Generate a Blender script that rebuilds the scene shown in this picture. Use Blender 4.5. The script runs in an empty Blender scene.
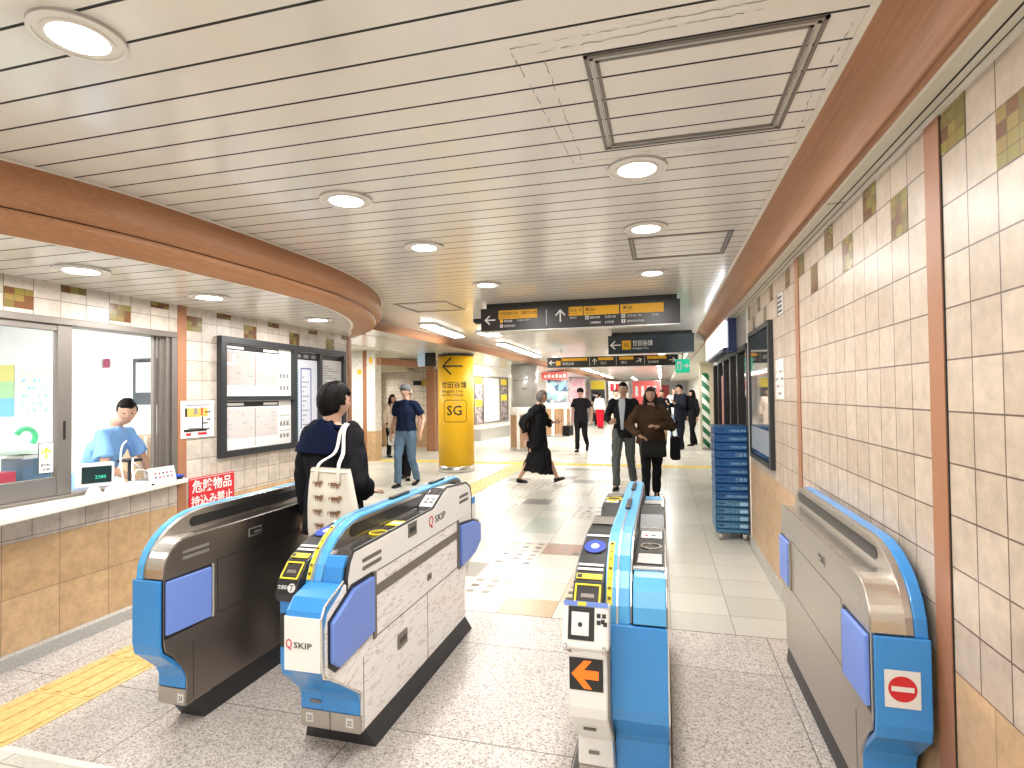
import bpy, bmesh, math, random
from mathutils import Vector, Matrix, noise
random.seed(7)
C = bpy.context.scene.collection
PI = math.pi
# ------------------------------------------------------------------ camera
sc = bpy.context.scene
F_PX = 559.2
def cam_axes(y, p, r):
    fwd = Vector((-math.sin(y)*math.cos(p), math.cos(y)*math.cos(p), math.sin(p)))
    right = Vector((math.cos(y), math.sin(y), 0)); up = right.cross(fwd)
    c, s = math.cos(r), math.sin(r)
    return c*right+s*up, -(-s*right+c*up), fwd
ca, cb, cc = cam_axes(.2622, .02008, -.01148)
cd = bpy.data.cameras.new('camera'); cam = bpy.data.objects.new('camera', cd); C.objects.link(cam)
cd.sensor_width = 36; cd.lens = F_PX*36/1024; cd.clip_start = .05; cd.clip_end = 200
M = Matrix((ca, -cb, -cc)).transposed().to_4x4(); M.translation = (0, 0, 1.55); cam.matrix_world = M
sc.camera = cam
# ------------------------------------------------------------------ world, exposure
w = bpy.data.worlds.new('world'); sc.world = w; w.use_nodes = True
w.node_tree.nodes['Background'].inputs[0].default_value = (1, .97, .93, 1)
w.node_tree.nodes['Background'].inputs[1].default_value = 1.0
sc.view_settings.view_transform = 'Standard'; sc.view_settings.look = 'None'
sc.view_settings.gamma = 1; sc.view_settings.use_curve_mapping = False
sc.view_settings.exposure = 0.42
DOWN_W, TUBE_W, OFFICE_W, FAR_W = 13, 26, 22, 110
# ------------------------------------------------------------------ materials
MAT = {}
def mat(name, col, rough=.5, metal=0, emit=0, trans=0, coat=0, spec=.5, alpha=1):
    if name in MAT: return MAT[name]
    m = bpy.data.materials.new(name); m.use_nodes = True
    b = m.node_tree.nodes['Principled BSDF']
    b.inputs['Base Color'].default_value = (*col, 1); b.inputs['Roughness'].default_value = rough
    b.inputs['Metallic'].default_value = metal; b.inputs['Transmission Weight'].default_value = trans
    b.inputs['Coat Weight'].default_value = coat; b.inputs['Specular IOR Level'].default_value = spec
    if emit:
        b.inputs['Emission Color'].default_value = (*col, 1); b.inputs['Emission Strength'].default_value = emit
    MAT[name] = m; return m
class NT:
    def __init__(s, m): s.t = m.node_tree; s.b = s.t.nodes['Principled BSDF']
    def n(s, typ, ins=None, **kw):
        x = s.t.nodes.new(typ)
        for k, v in kw.items(): setattr(x, k, v)
        for k, v in (ins or {}).items():
            if isinstance(v, bpy.types.NodeSocket): s.t.links.new(v, x.inputs[k])
            else: x.inputs[k].default_value = v
        return x
    def l(s, a, b): s.t.links.new(a, s.b.inputs[b] if isinstance(b, str) else b)
    def math(s, op, a, b=0): return s.n('ShaderNodeMath', {0: a, 1: b}, operation=op).outputs[0]
    def mix(s, f, a, b):
        x = s.n('ShaderNodeMix', {'Factor': f}, data_type='RGBA')
        for k, v in ((6, a), (7, b)):
            if isinstance(v, bpy.types.NodeSocket): s.t.links.new(v, x.inputs[k])
            else: x.inputs[k].default_value = (*v, 1)
        return x.outputs[2]
    def ramp(s, f, stops, interp='LINEAR'):
        x = s.n('ShaderNodeValToRGB', {0: f}); r = x.color_ramp; r.interpolation = interp
        while len(r.elements) < len(stops): r.elements.new(.5)
        for e, (p, c) in zip(r.elements, stops): e.position = p; e.color = (*c, 1)
        return x.outputs[0]
    def pos(s): return s.n('ShaderNodeTexCoord').outputs['Object']
    def noise(s, v, sc_, det=3, rough=.5): return s.n('ShaderNodeTexNoise', {'Vector': v, 'Scale': sc_, 'Detail': det, 'Roughness': rough}).outputs[0]
    def bump(s, h, st=.3, d=.01): s.l(s.n('ShaderNodeBump', {'Height': h, 'Strength': st, 'Distance': d}).outputs[0], 'Normal')
def gridvec(t, ax, ay, ox=0, oy=0):
    sp = t.n('ShaderNodeSeparateXYZ', {0: t.pos()})
    return t.n('ShaderNodeCombineXYZ', {0: t.math('SUBTRACT', sp.outputs[ax], ox), 1: t.math('SUBTRACT', sp.outputs[ay], oy)}).outputs[0]
def brick(t, v, w_, h_, mortar, c1, c2, cm):
    x = t.n('ShaderNodeTexBrick', {'Vector': v, 'Color1': (*c1, 1), 'Color2': (*c2, 1), 'Mortar': (*cm, 1), 'Scale': 1, 'Mortar Size': mortar, 'Mortar Smooth': .1, 'Bias': 0, 'Brick Width': w_, 'Row Height': h_})
    x.offset = 0; x.squash = 1; return x
def tilemat(name, ax, ay, ox, oy, w_, h_, c1, c2, cm, mortar=.0022, rough=.35, mottle=.25, msc=14):
    m = mat(name, c1, rough); t = NT(m)
    bk = brick(t, gridvec(t, ax, ay, ox, oy), w_, h_, mortar, c1, c2, cm)
    nz = t.noise(t.pos(), msc, 5, .65)
    f = t.ramp(nz, [(.35, (1-mottle,)*3), (.65, (1, 1, 1))])
    x = t.n('ShaderNodeMix', {'Factor': 1.0}, data_type='RGBA', blend_type='MULTIPLY')
    t.t.links.new(bk.outputs[0], x.inputs[6]); t.t.links.new(f, x.inputs[7])
    t.l(x.outputs[2], 'Base Color'); t.bump(t.math('SUBTRACT', 1, bk.outputs[1]), .5, .004)
    return m
# structure materials
RT = ((.52, .415, .32), (.61, .505, .405), (.13, .085, .06))
m_wall_r = tilemat('beige_wall_tile_right', 1, 2, 2.142-.15*30, .044, .15, .16, *RT, mortar=.0028, mottle=.22)
m_wall_rn = tilemat('beige_wall_tile_near', 1, 2, 2.040-.15*40, .044, .15, .16, *RT, mortar=.0028, mottle=.22)
m_wall_l = tilemat('beige_wall_tile_left', 1, 2, 3.645-.161*30, .10, .161, .16, (.60, .52, .44), (.70, .62, .54), (.20, .155, .12))
m_tan_r = tilemat('tan_wall_tile_right', 1, 2, 2.142-.32*20, .044, .32, .32, (.56, .36, .19), (.63, .42, .24), (.28, .19, .12), mottle=.25)
m_tan_l = tilemat('tan_wall_tile_left', 1, 2, 3.645-.322*20, .08, .322, .32, (.60, .39, .20), (.68, .46, .26), (.26, .18, .11), mottle=.25)
def mosaic_mat(ax):
    m = mat('olive_rust_mosaic_%d' % ax, (.4, .3, .05), .25, coat=.4); t = NT(m)
    v = gridvec(t, 1, 2, 2.142-.15*30 if ax else 3.645-.161*30, .044 if ax else .10)
    wv, hv = (.05, .04) if ax else (.0537, .04)
    cell = t.n('ShaderNodeVectorMath', {0: v, 1: (1/wv, 1/hv, 1)}, operation='MULTIPLY').outputs[0]
    cell = t.n('ShaderNodeVectorMath', {0: cell}, operation='FLOOR').outputs[0]
    wn = t.n('ShaderNodeTexWhiteNoise', {'Vector': cell}, noise_dimensions='3D').outputs[0]
    col = t.ramp(wn, [(0, (.17, .065, .02)), (.3, (.19, .14, .03)), (.55, (.25, .20, .04)), (.8, (.14, .05, .02)), (.9, (.28, .19, .05))], 'CONSTANT')
    bk = brick(t, v, wv, hv, .0015, (1, 1, 1), (1, 1, 1), (0, 0, 0))
    t.l(t.mix(bk.outputs[1], col, (.12, .09, .03)), 'Base Color'); return m
m_mos_r, m_mos_l = mosaic_mat(1), mosaic_mat(0)
m_copper = mat('copper_brown_panel', (.50, .235, .125), .45)
t = NT(m_copper); sp = t.n('ShaderNodeMapping', {'Vector': t.pos(), 'Scale': (40, 1.2, 40)}).outputs[0]
t.l(t.ramp(t.noise(sp, 3, 4), [(.3, (.34, .155, .070)), (.7, (.43, .205, .098))]), 'Base Color')
m_stripe = mat('copper_stripe', (.36, .16, .080), .45)
def slatmat(name, oy, pitch, c, axis=1):
    m = mat(name, c, .25, coat=.15); t = NT(m)
    sp = t.n('ShaderNodeSeparateXYZ', {0: t.pos()})
    fr = t.math('FRACT', t.math('DIVIDE', t.math('ADD', sp.outputs[axis], -oy+60*pitch), pitch))
    g = t.math('LESS_THAN', fr, .072)
    nz = t.noise(t.pos(), 2.3, 5, .6)
    base = t.ramp(nz, [(.3, tuple(x*.93 for x in c)), (.7, c)])
    t.l(t.mix(g, base, (.012, .009, .008)), 'Base Color')
    t.l(t.math('ADD', t.math('MULTIPLY', g, .6), .2), 'Roughness')
    cell = t.math('FLOOR', t.math('DIVIDE', t.math('ADD', sp.outputs[axis], -oy+60*pitch), pitch))
    wob = t.math('ADD', t.math('MULTIPLY', g, -1), t.math('MULTIPLY', t.noise(t.n('ShaderNodeMapping', {'Vector': t.pos(), 'Scale': (1, 5, 1)}).outputs[0], 1.4, 2), .35))
    t.bump(wob, .25, .006); return m
m_ceil = slatmat('ceiling_slat_main', 1.56, .1435, (.83, .80, .745))
m_ceil_low = slatmat('ceiling_slat_low', 1.56, .1435, (.82, .80, .745))
m_soffit = mat('soffit_panel', (.66, .63, .53), .4)
m_groove = mat('black_groove', (.01, .009, .008), .8)
m_trim = mat('cream_trim', (.78, .74, .66), .4)
# granite
m_granite = mat('speckled_granite', (.5, .45, .42), .33)
t = NT(m_granite)
n1 = t.n('ShaderNodeTexVoronoi', {'Vector': t.pos(), 'Scale': 150}).outputs['Color']
sp = t.n('ShaderNodeSeparateColor', {0: n1}).outputs[0]
sp = t.math('ADD', t.math('MULTIPLY', sp, .75), t.math('MULTIPLY', t.noise(t.pos(), 60, 3), .25))
c = t.ramp(sp, [(.10, (.20, .165, .15)), (.30, (.42, .37, .34)), (.5, (.58, .53, .49)), (.85, (.70, .66, .62))])
bk = brick(t, gridvec(t, 0, 1, -2.39-40, 2.4-38), 1.0, .95, .003, (1, 1, 1), (.9, .9, .9), (.25, .235, .22))
x = t.n('ShaderNodeMix', {'Factor': 1.0}, data_type='RGBA', blend_type='MULTIPLY')
t.t.links.new(c, x.inputs[6]); t.t.links.new(bk.outputs[0], x.inputs[7]); t.l(x.outputs[2], 'Base Color')
# concourse tile
def floor_tile(name, kind):
    m = mat(name, (.75, .7, .62), .3); t = NT(m)
    c1, c2 = {'plain': ((.56, .55, .48), (.69, .67, .60)), 'dots': ((.66, .63, .57),)*2, 'brown': ((.36, .20, .14),)*2,
              'orange': ((.66, .38, .23),)*2, 'grey': ((.26, .25, .225),)*2, 'green': ((.46, .50, .42),)*2, 'beige': ((.60, .51, .38),)*2, 'smalldots': ((.60, .57, .49),)*2}[kind]
    v = gridvec(t, 0, 1, .03-80*.4, 4.17-40*.4)
    bk = brick(t, v, .4, .4, .0025, c1, c2, (.22, .18, .15))
    nz = t.noise(t.pos(), 70, 4, .7)
    f = t.ramp(nz, [(.35, (.80,)*3), (.62, (1, 1, 1))])
    x = t.n('ShaderNodeMix', {'Factor': 1.0}, data_type='RGBA', blend_type='MULTIPLY')
    t.t.links.new(bk.outputs[0], x.inputs[6]); t.t.links.new(f, x.inputs[7]); col = x.outputs[2]
    if kind in ('dots', 'brown', 'beige', 'smalldots'):
        k = .4/3 if kind != 'smalldots' else .1
        sc2 = t.n('ShaderNodeVectorMath', {0: v, 1: (1/k,)*3}, operation='MULTIPLY').outputs[0]
        fr = t.n('ShaderNodeVectorMath', {0: sc2}, operation='FRACTION').outputs[0]
        q = t.n('ShaderNodeSeparateXYZ', {0: fr})
        ax = t.math('ABSOLUTE', t.math('SUBTRACT', q.outputs[0], .5)); ay = t.math('ABSOLUTE', t.math('SUBTRACT', q.outputs[1], .5))
        d = t.math('ADD', t.math('POWER', ax, 4), t.math('POWER', ay, 4))
        mask = t.math('LESS_THAN', d, .0038 if kind != 'smalldots' else .0015)
        fl = t.n('ShaderNodeVectorMath', {0: sc2}, operation='FLOOR').outputs[0]
        wn = t.n('ShaderNodeTexWhiteNoise', {'Vector': fl}, noise_dimensions='3D').outputs[0]
        dc = t.ramp(wn, [(0, (.06, .045, .035)), (.3, (.22, .19, .14)), (.6, (.30, .18, .12)), (.85, (.45, .38, .28))], 'CONSTANT')
        col = t.mix(mask, col, dc)
    t.l(col, 'Base Color'); return m
FT = {k: floor_tile('floor_tile_'+k, k) for k in ('plain', 'dots', 'brown', 'orange', 'grey', 'green', 'beige', 'smalldots')}
m_terrazzo = mat('grey_terrazzo', (.5, .48, .44), .5)
t = NT(m_terrazzo); t.l(t.ramp(t.noise(t.pos(), 120, 3), [(.35, (.34, .32, .29)), (.65, (.56, .54, .50))]), 'Base Color')
m_tact = mat('yellow_tactile', (.74, .52, .20), .5)
t = NT(m_tact); t.l(t.ramp(t.noise(t.pos(), 30, 4), [(.3, (.60, .40, .14)), (.7, (.78, .56, .24))]), 'Base Color')
m_tactf = mat('bright_yellow_tactile', (.85, .66, .10), .5)
# object materials
def brushed(name, col, rough, axis_scale):
    m = mat(name, col, rough, 1); t = NT(m)
    mp = t.n('ShaderNodeMapping', {'Vector': t.pos(), 'Scale': axis_scale}).outputs[0]
    nz = t.noise(mp, 6, 3)
    t.l(t.math('ADD', t.math('MULTIPLY', nz, .08), rough-.04), 'Roughness'); return m
m_steel = brushed('brushed_stainless', (.50, .46, .42), .30, (2, 2, 60))
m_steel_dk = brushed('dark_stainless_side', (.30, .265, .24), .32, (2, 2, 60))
m_steel_lt = brushed('light_stainless', (.72, .69, .65), .26, (60, 2, 60))
m_alu = mat('grey_aluminium_frame', (.23, .205, .185), .42, .6)
m_alu_lt = mat('light_aluminium', (.5, .48, .45), .35, .8)
m_blue = mat('gate_blue', (.035, .26, .66), .3, coat=.4)
m_blue_lt = mat('gate_light_blue', (.09, .40, .76), .28, coat=.4)
m_pad = mat('periwinkle_flap_pad', (.17, .28, .74), .45)
m_black = mat('black_plastic', (.018, .018, .018), .35)
m_deckblk = mat('dark_gloss_deck', (.045, .042, .042), .18, coat=.5)
m_plinth = mat('black_plinth', (.022, .024, .028), .45)
m_white = mat('white_plastic', (.82, .81, .79), .35)
m_yel = mat('yellow_sticker', (.90, .70, .03), .45)
m_yel_sign = mat('sign_yellow', (.85, .48, .015), .5)
m_wtxt = mat('white_lettering', (.85, .85, .83), .5)
m_btxt = mat('black_lettering', (.02, .02, .02), .5)
m_red = mat('sign_red', (.60, .02, .03), .4)
m_orange = mat('orange_led_arrow', (.95, .16, .01), .5, emit=.45)
m_dkgrey = mat('sign_charcoal', (.020, .017, .017), .35)
m_sgrey = mat('sign_slate', (.045, .06, .075), .2, coat=.3)
m_glass = mat('window_glass', (.97, 1, .99), .02, trans=1)
m_paper = mat('white_paper', (.74, .73, .71), .6)
m_frame = mat('charcoal_frame', (.022, .024, .027), .45, 0)
m_marble = mat('white_marble_laminate', (.85, .82, .80), .25)
t = NT(m_marble)
mp = t.n('ShaderNodeMapping', {'Vector': t.pos(), 'Rotation': (.35, 0, 0), 'Scale': (3, 2.2, 11)}).outputs[0]
a = t.math('ABSOLUTE', t.math('SUBTRACT', t.noise(mp, 2.0, 5, .55), .5))
t.l(t.ramp(a, [(0, (.50, .40, .38)), (.008, (.74, .68, .66)), (.022, (.86, .84, .83))]), 'Base Color')
# ------------------------------------------------------------------ helpers
TMP = bpy.data.scenes.new('workbench')
def evaluated_mesh(o):
    TMP.collection.objects.link(o); vl = TMP.view_layers[0]; vl.update()
    me = bpy.data.meshes.new_from_object(o.evaluated_get(vl.depsgraph)); TMP.collection.objects.unlink(o); return me
class MB:
    """collects shapes with material slots, builds ONE mesh object"""
    def __init__(s): s.bm = bmesh.new(); s.mats = []; s.cur = 0
    def m(s, material):
        if material not in s.mats: s.mats.append(material)
        s.cur = s.mats.index(material); return s
    def face(s, vs):
        try: f = s.bm.faces.new(vs); f.material_index = s.cur; return f
        except ValueError: return None
    def quad(s, *ps): return s.face([s.bm.verts.new(p) for p in ps])
    def box(s, x0, x1, y0, y1, z0, z1, bev=0, fr=None):
        v = [Vector((x, y, z)) for x in (x0, x1) for y in (y0, y1) for z in (z0, z1)]
        if fr: v = [fr @ p for p in v]
        v = [s.bm.verts.new(p) for p in v]
        fs = [s.face([v[i] for i in q]) for q in ((0, 1, 3, 2), (4, 6, 7, 5), (0, 4, 5, 1), (2, 3, 7, 6), (0, 2, 6, 4), (1, 5, 7, 3))]
        if bev:
            es = list({e for f in fs for e in f.edges})
            r = bmesh.ops.bevel(s.bm, geom=es, offset=bev, segments=2, affect='EDGES', profile=.5)
            for f in r['faces']: f.material_index = s.cur
        return s
    def prism(s, pts, a0, a1, axis=0, fr=None):
        """polygon pts extruded along axis (0: pts are (y,z); 1: (x,z); 2: (x,y))"""
        def P(p, a): 
            q = {0: (a, p[0], p[1]), 1: (p[0], a, p[1]), 2: (p[0], p[1], a)}[axis]
            q = Vector(q); return fr @ q if fr else q
        A = [s.bm.verts.new(P(p, a0)) for p in pts]; B = [s.bm.verts.new(P(p, a1)) for p in pts]
        s.face(A); s.face(B[::-1]); n = len(pts)
        for i in range(n): s.face([A[i], B[i], B[(i+1) % n], A[(i+1) % n]])
        return s
    def tube(s, pts, rad, seg=12, caps=True, ref=None):
        """loft along pts; rad: floats or (rx, ry)"""
        pts = [Vector(p) for p in pts]; n = len(pts); rings = []
        ref = Vector(ref or (1, 0, 0))
        for i, p in enumerate(pts):
            tan = (pts[min(i+1, n-1)]-pts[max(i-1, 0)]).normalized()
            r_ = ref - tan*ref.dot(tan)
            if r_.length < .05: r_ = Vector((0, 1, 0)) - tan*tan.y
            ux = r_.normalized(); uy = tan.cross(ux)
            r = rad[i] if isinstance(rad, (list, tuple)) else rad
            rx, ry = r if isinstance(r, (list, tuple)) else (r, r)
            rings.append([s.bm.verts.new(p+ux*rx*math.cos(2*PI*k/seg)+uy*ry*math.sin(2*PI*k/seg)) for k in range(seg)])
        for a, b in zip(rings, rings[1:]):
            for k in range(seg): s.face([a[k], a[(k+1) % seg], b[(k+1) % seg], b[k]])
        if caps: s.face(rings[0][::-1]); s.face(rings[-1])
        return s
    def limb(s, pts, rad, seg=14, ref=None):
        """tube with rounded ends"""
        pts = [Vector(p) for p in pts]; rr = [r if isinstance(r, (tuple, list)) else (r, r) for r in rad]
        d0 = (pts[0]-pts[1]).normalized(); d1 = (pts[-1]-pts[-2]).normalized()
        P, R = [], []
        for k in (.98, .8, .45): P.append(pts[0]+d0*k*min(rr[0])); R.append(tuple(x*math.sqrt(1-k*k) for x in rr[0]))
        P += pts; R += rr
        for k in (.45, .8, .98): P.append(pts[-1]+d1*k*min(rr[-1])); R.append(tuple(x*math.sqrt(1-k*k) for x in rr[-1]))
        return s.tube(P, R, seg, ref=ref)
    def ball(s, c, r, seg=14, rings=9, fr=None):
        r = r if isinstance(r, (tuple, list)) else (r, r, r); c = Vector(c); rows = []
        for i in range(1, rings):
            a = PI*i/rings
            row = []
            for k in range(seg):
                b = 2*PI*k/seg; p = Vector((r[0]*math.sin(a)*math.cos(b), r[1]*math.sin(a)*math.sin(b), r[2]*math.cos(a)))
                row.append(s.bm.verts.new(c+(fr @ p if fr else p)))
            rows.append(row)
        for a, b in zip(rows, rows[1:]):
            for k in range(seg): s.face([a[k], b[k], b[(k+1) % seg], a[(k+1) % seg]])
        tp = Vector((0, 0, r[2])); tp = fr @ tp if fr else tp
        T = s.bm.verts.new(c+tp); B = s.bm.verts.new(c-tp)
        for k in range(seg): s.face([T, rows[0][k], rows[0][(k+1) % seg]]); s.face([B, rows[-1][(k+1) % seg], rows[-1][k]])
        return s
    def disc(s, c, r0, r1, z0, z1, seg=40):
        """ring (r0 inner) with thickness"""
        c = Vector(c); R = []
        for (r, z) in ((r0, z0), (r1, z0), (r1, z1), (r0, z1)):
            R.append([s.bm.verts.new(c+Vector((r*math.cos(2*PI*k/seg), r*math.sin(2*PI*k/seg), z))) for k in range(seg)])
        for i in range(4):
            a, b = R[i], R[(i+1) % 4]
            for k in range(seg): s.face([a[k], a[(k+1) % seg], b[(k+1) % seg], b[k]])
        return s
    def build(s, name, material=None, parent=None, smooth=False, bevel=0, remesh=0, fold=0, fold_scale=8, sub=0):
        me = bpy.data.meshes.new(name)
        bmesh.ops.recalc_face_normals(s.bm, faces=s.bm.faces)
        s.bm.to_mesh(me); s.bm.free()
        mats = s.mats or [material or m_white]
        for x in mats: me.materials.append(x)
        o = bpy.data.objects.new(name, me)
        if remesh:
            md = o.modifiers.new('r', 'REMESH'); md.mode = 'VOXEL'; md.voxel_size = remesh; md.use_smooth_shade = True
            sm = o.modifiers.new('s', 'SMOOTH'); sm.factor = .5; sm.iterations = 4
            me2 = evaluated_mesh(o); o.modifiers.clear(); o.data = me2
            me2.materials.clear(); me2.materials.append(mats[0])
            if fold:
                nrm = [v.normal.copy() for v in me2.vertices]
                for v, vn in zip(me2.vertices, nrm):
                    q = Vector((v.co.x*fold_scale*1.3, v.co.y*fold_scale*1.3, v.co.z*fold_scale*.55))
                    v.co += vn*(abs(noise.noise(q))*2-.5)*fold
                me2.update()
            smooth = True
        C.objects.link(o)
        if smooth:
            for p in o.data.polygons: p.use_smooth = True
        if bevel:
            b = o.modifiers.new('bevel', 'BEVEL'); b.width = bevel; b.segments = 2; b.limit_method = 'ANGLE'; b.angle_limit = math.radians(40)
        if parent: o.parent = parent
        return o
def thing(name, label, cat, loc=(0, 0, 0), rz=0, group=None):
    o = bpy.data.objects.new(name, None); C.objects.link(o); o.location = loc; o.rotation_euler = (0, 0, rz); o.empty_display_size = .1
    o['label'] = label; o['category'] = cat
    if group: o['group'] = group
    return o
def tag(o, label, cat, group=None):
    o['label'] = label; o['category'] = cat
    if group: o['group'] = group
    return o
def struct(o): o['kind'] = 'structure'; return o
def adopt(o, parent):
    """parent keeping world placement (parts built in world coordinates)"""
    o.parent = parent
    m = Matrix.Translation(parent.location) @ parent.rotation_euler.to_matrix().to_4x4()
    o.matrix_parent_inverse = m.inverted(); return o
def copy_tree(o, parent=None):
    c = o.copy(); C.objects.link(c); c.parent = parent
    for ch in list(o.children): copy_tree(ch, c)
    return c
def frame(origin, ux, uy):
    ux = Vector(ux).normalized(); uy = Vector(uy).normalized(); uz = ux.cross(uy)
    m = Matrix((ux, uy, uz)).transposed().to_4x4(); m.translation = origin; return m
def FY(x, y, z): return frame((x, y, z), (1, 0, 0), (0, 0, 1))       # faces -Y (towards the camera)
def FL(x, y, z): return frame((x, y, z), (0, 1, 0), (0, 0, 1))       # faces +X (left wall, gate right sides)
def FR(x, y, z): return frame((x, y, z), (0, -1, 0), (0, 0, 1))      # faces -X (right wall)
def plate(name, fr, items, parent, z=0.0):
    """flat coloured pieces on a plane: (x0,y0,x1,y1,mat[,d0,d1])"""
    b = MB()
    for it in items:
        x0, y0, x1, y1, mm = it[:5]; d0, d1 = it[5:7] if len(it) > 5 else (0, .002)
        b.m(mm).box(x0, x1, y0, y1, z+d0, z+d1, fr=fr)
    o = b.build(name); return adopt(o, parent) if parent else o
def letters(name, fr, items, material, parent=None, depth=.0012, z=.002):
    """items: (text, size, x, y[, align[, xscale]])"""
    b = MB().m(material)
    for it in items:
        s, size, x, y = it[:4]; al = it[4] if len(it) > 4 else 'LEFT'; xs = it[5] if len(it) > 5 else 1
        cu = bpy.data.curves.new('t', 'FONT'); cu.body = s; cu.size = size; cu.align_x = al; cu.extrude = depth/2
        cu.resolution_u = 2; cu.offset = size*.012 if len(it) > 6 else 0
        to = bpy.data.objects.new('t', cu); me = evaluated_mesh(to)
        me.transform(fr @ Matrix.Translation((x, y, z+depth/2)) @ Matrix.Diagonal((xs, 1, 1, 1)))
        b.bm.from_mesh(me); bpy.data.objects.remove(to); bpy.data.curves.remove(cu); bpy.data.meshes.remove(me)
    for f in b.bm.faces: f.material_index = 0
    o = b.build(name); return adopt(o, parent) if parent else o
def arrow(name, fr, cx, cy, s, ang, material, parent, th=.13, z=.002, depth=.0012):
    """arrow pointing along ang (0 = +x) in the plane"""
    b = MB().m(material); R = fr @ Matrix.Translation((cx, cy, 0)) @ Matrix.Rotation(ang, 4, 'Z')
    h = s/2
    b.box(-h, h-.5*th*s, -th*s/2, th*s/2, z, z+depth, fr=R)
    for sg in (1, -1):
        Q = R @ Matrix.Translation((h, 0, 0)) @ Matrix.Rotation(sg*math.radians(138), 4, 'Z')
        b.box(-.05*s, .60*s, -th*s/2, th*s/2, z, z+depth*(1.1 if sg > 0 else 1.2), fr=Q)
    o = b.build(name); return adopt(o, parent) if parent else o
def arcpts(cx, cz, r, a0, a1, n):
    return [(cx+r*math.cos(math.radians(a0+(a1-a0)*i/n)), cz+r*math.sin(math.radians(a0+(a1-a0)*i/n))) for i in range(n+1)]
def area(name, loc, size, power, col=(1, .975, .94), parent=None, shape='DISK', sy=None, spread=None):
    l = bpy.data.lights.new(name, 'AREA'); l.shape = shape; l.size = size; l.energy = power; l.color = col
    if sy: l.shape = 'RECTANGLE'; l.size_y = sy
    if spread: l.spread = spread
    o = bpy.data.objects.new(name, l); C.objects.link(o); o.location = loc
    if parent: o.parent = parent
    return o
# ================================================================== ROOM SHELL
XW, XL, ZC, ZL, ZR = .86, -3.68, 2.60, 2.29, 2.43
YB, YF = -2.5, 46
# floors
def rectm(b, x0, x1, y0, y1, z): b.quad((x0, y0, z), (x1, y0, z), (x1, y1, z), (x0, y1, z))
b = MB().m(m_granite); rectm(b, -9, 3, YB, 3.85, 0)
b.m(m_trim); rectm(b, -3.66, -1.0, 1.835, 1.868, .0012)
b.m(FT['plain']); rectm(b, -3.66, .86, YB, 1.835, .001)
b.m(FT['plain']); rectm(b, -14, 6, 3.85, YF, 0)
b.m(m_groove); rectm(b, -9, 3, 3.846, 3.852, .0006)
b.box(-14, 6, YB, YF, -.2, -.05)
special = {(-1.17, 3.77): 'orange', (-1.57, 4.17): 'dots', (-.77, 4.17): 'beige', (-1.97, 4.57): 'grey', (-1.57, 4.97): 'dots', (-1.17, 5.37): 'brown',
           (-1.57, 5.37): 'beige', (-.77, 4.57): 'beige', (-1.57, 6.17): 'green', (-1.57, 6.57): 'green', (-1.57, 7.37): 'green', (-1.97, 7.77): 'grey', (-.77, 6.57): 'brown', (-1.17, 6.97): 'smalldots', (-1.17, 7.37): 'dots',
           (-2.37, 6.97): 'dots', (-2.37, 7.37): 'dots', (-2.37, 8.17): 'smalldots', (-1.97, 8.57): 'smalldots', (-1.57, 9.77): 'grey', (-1.17, 9.37): 'green', (-.77, 7.77): 'dots', (-.77, 8.17): 'smalldots',
           (-2.77, 9.37): 'dots', (-2.37, 9.37): 'smalldots', (-1.97, 9.37): 'smalldots', (-1.57, 11.37): 'grey', (-1.17, 10.17): 'dots', (-.77, 9.37): 'beige', (-.37, 8.17): 'brown', (-1.97, 5.77): 'plain', (-.37, 5.37): 'smalldots'}
rnd = random.Random(5)
for i in range(-9, 3):
    for j in range(11, 40):
        k = (round(.03+i*.4, 2), round(4.17+j*.4-.4*0, 2))
        if k not in special and k[0] < -.3 and rnd.random() < .42: special[k] = rnd.choice(['dots', 'smalldots', 'smalldots', 'beige', 'green', 'grey', 'smalldots'])
for (x, y), k in special.items():
    b.m(FT[k]); y0 = max(y, 3.852)
    rectm(b, x+.002, x+.398, y0, y+.398, .0008)
struct(b.build('floor'))
# guiding strips
def tactile(name, x0, y0, nx, ny, s, along, material, label, dots=()):
    b = MB().m(material)
    for i in range(nx):
        for j in range(ny):
            X, Y = x0+i*s, y0+j*s
            b.box(X+.002, X+s-.002, Y+.002, Y+s-.002, 0, .004)
            if (i, j) in dots:
                for u in range(5):
                    for v in range(5): b.disc((X+s*(u+.5)/5, Y+s*(v+.5)/5, 0), 0.0001, s*.055, .004, .009, 10)
            else:
                for u in range(4):
                    c = s*(u+.5)/4
                    if along == 'y': b.box(X+c-s*.055, X+c+s*.055, Y+.02, Y+s-.02, .004, .009)
                    else: b.box(X+.02, X+s-.02, Y+c-s*.055, Y+c+s*.055, .004, .009)
    return tag(b.build(name), label, 'tactile paving')
tactile('tactile_paving_strip', -3.27, 1.85, 1, 26, .396, 'y', m_tact, 'yellow ribbed guiding strip running past the counter wall toward the concourse')
tactile('tactile_paving_strip', -6.65, 12.2, 27, 1, .3, 'x', m_tactf, 'yellow guiding strip crossing the concourse behind the yellow column')
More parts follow.
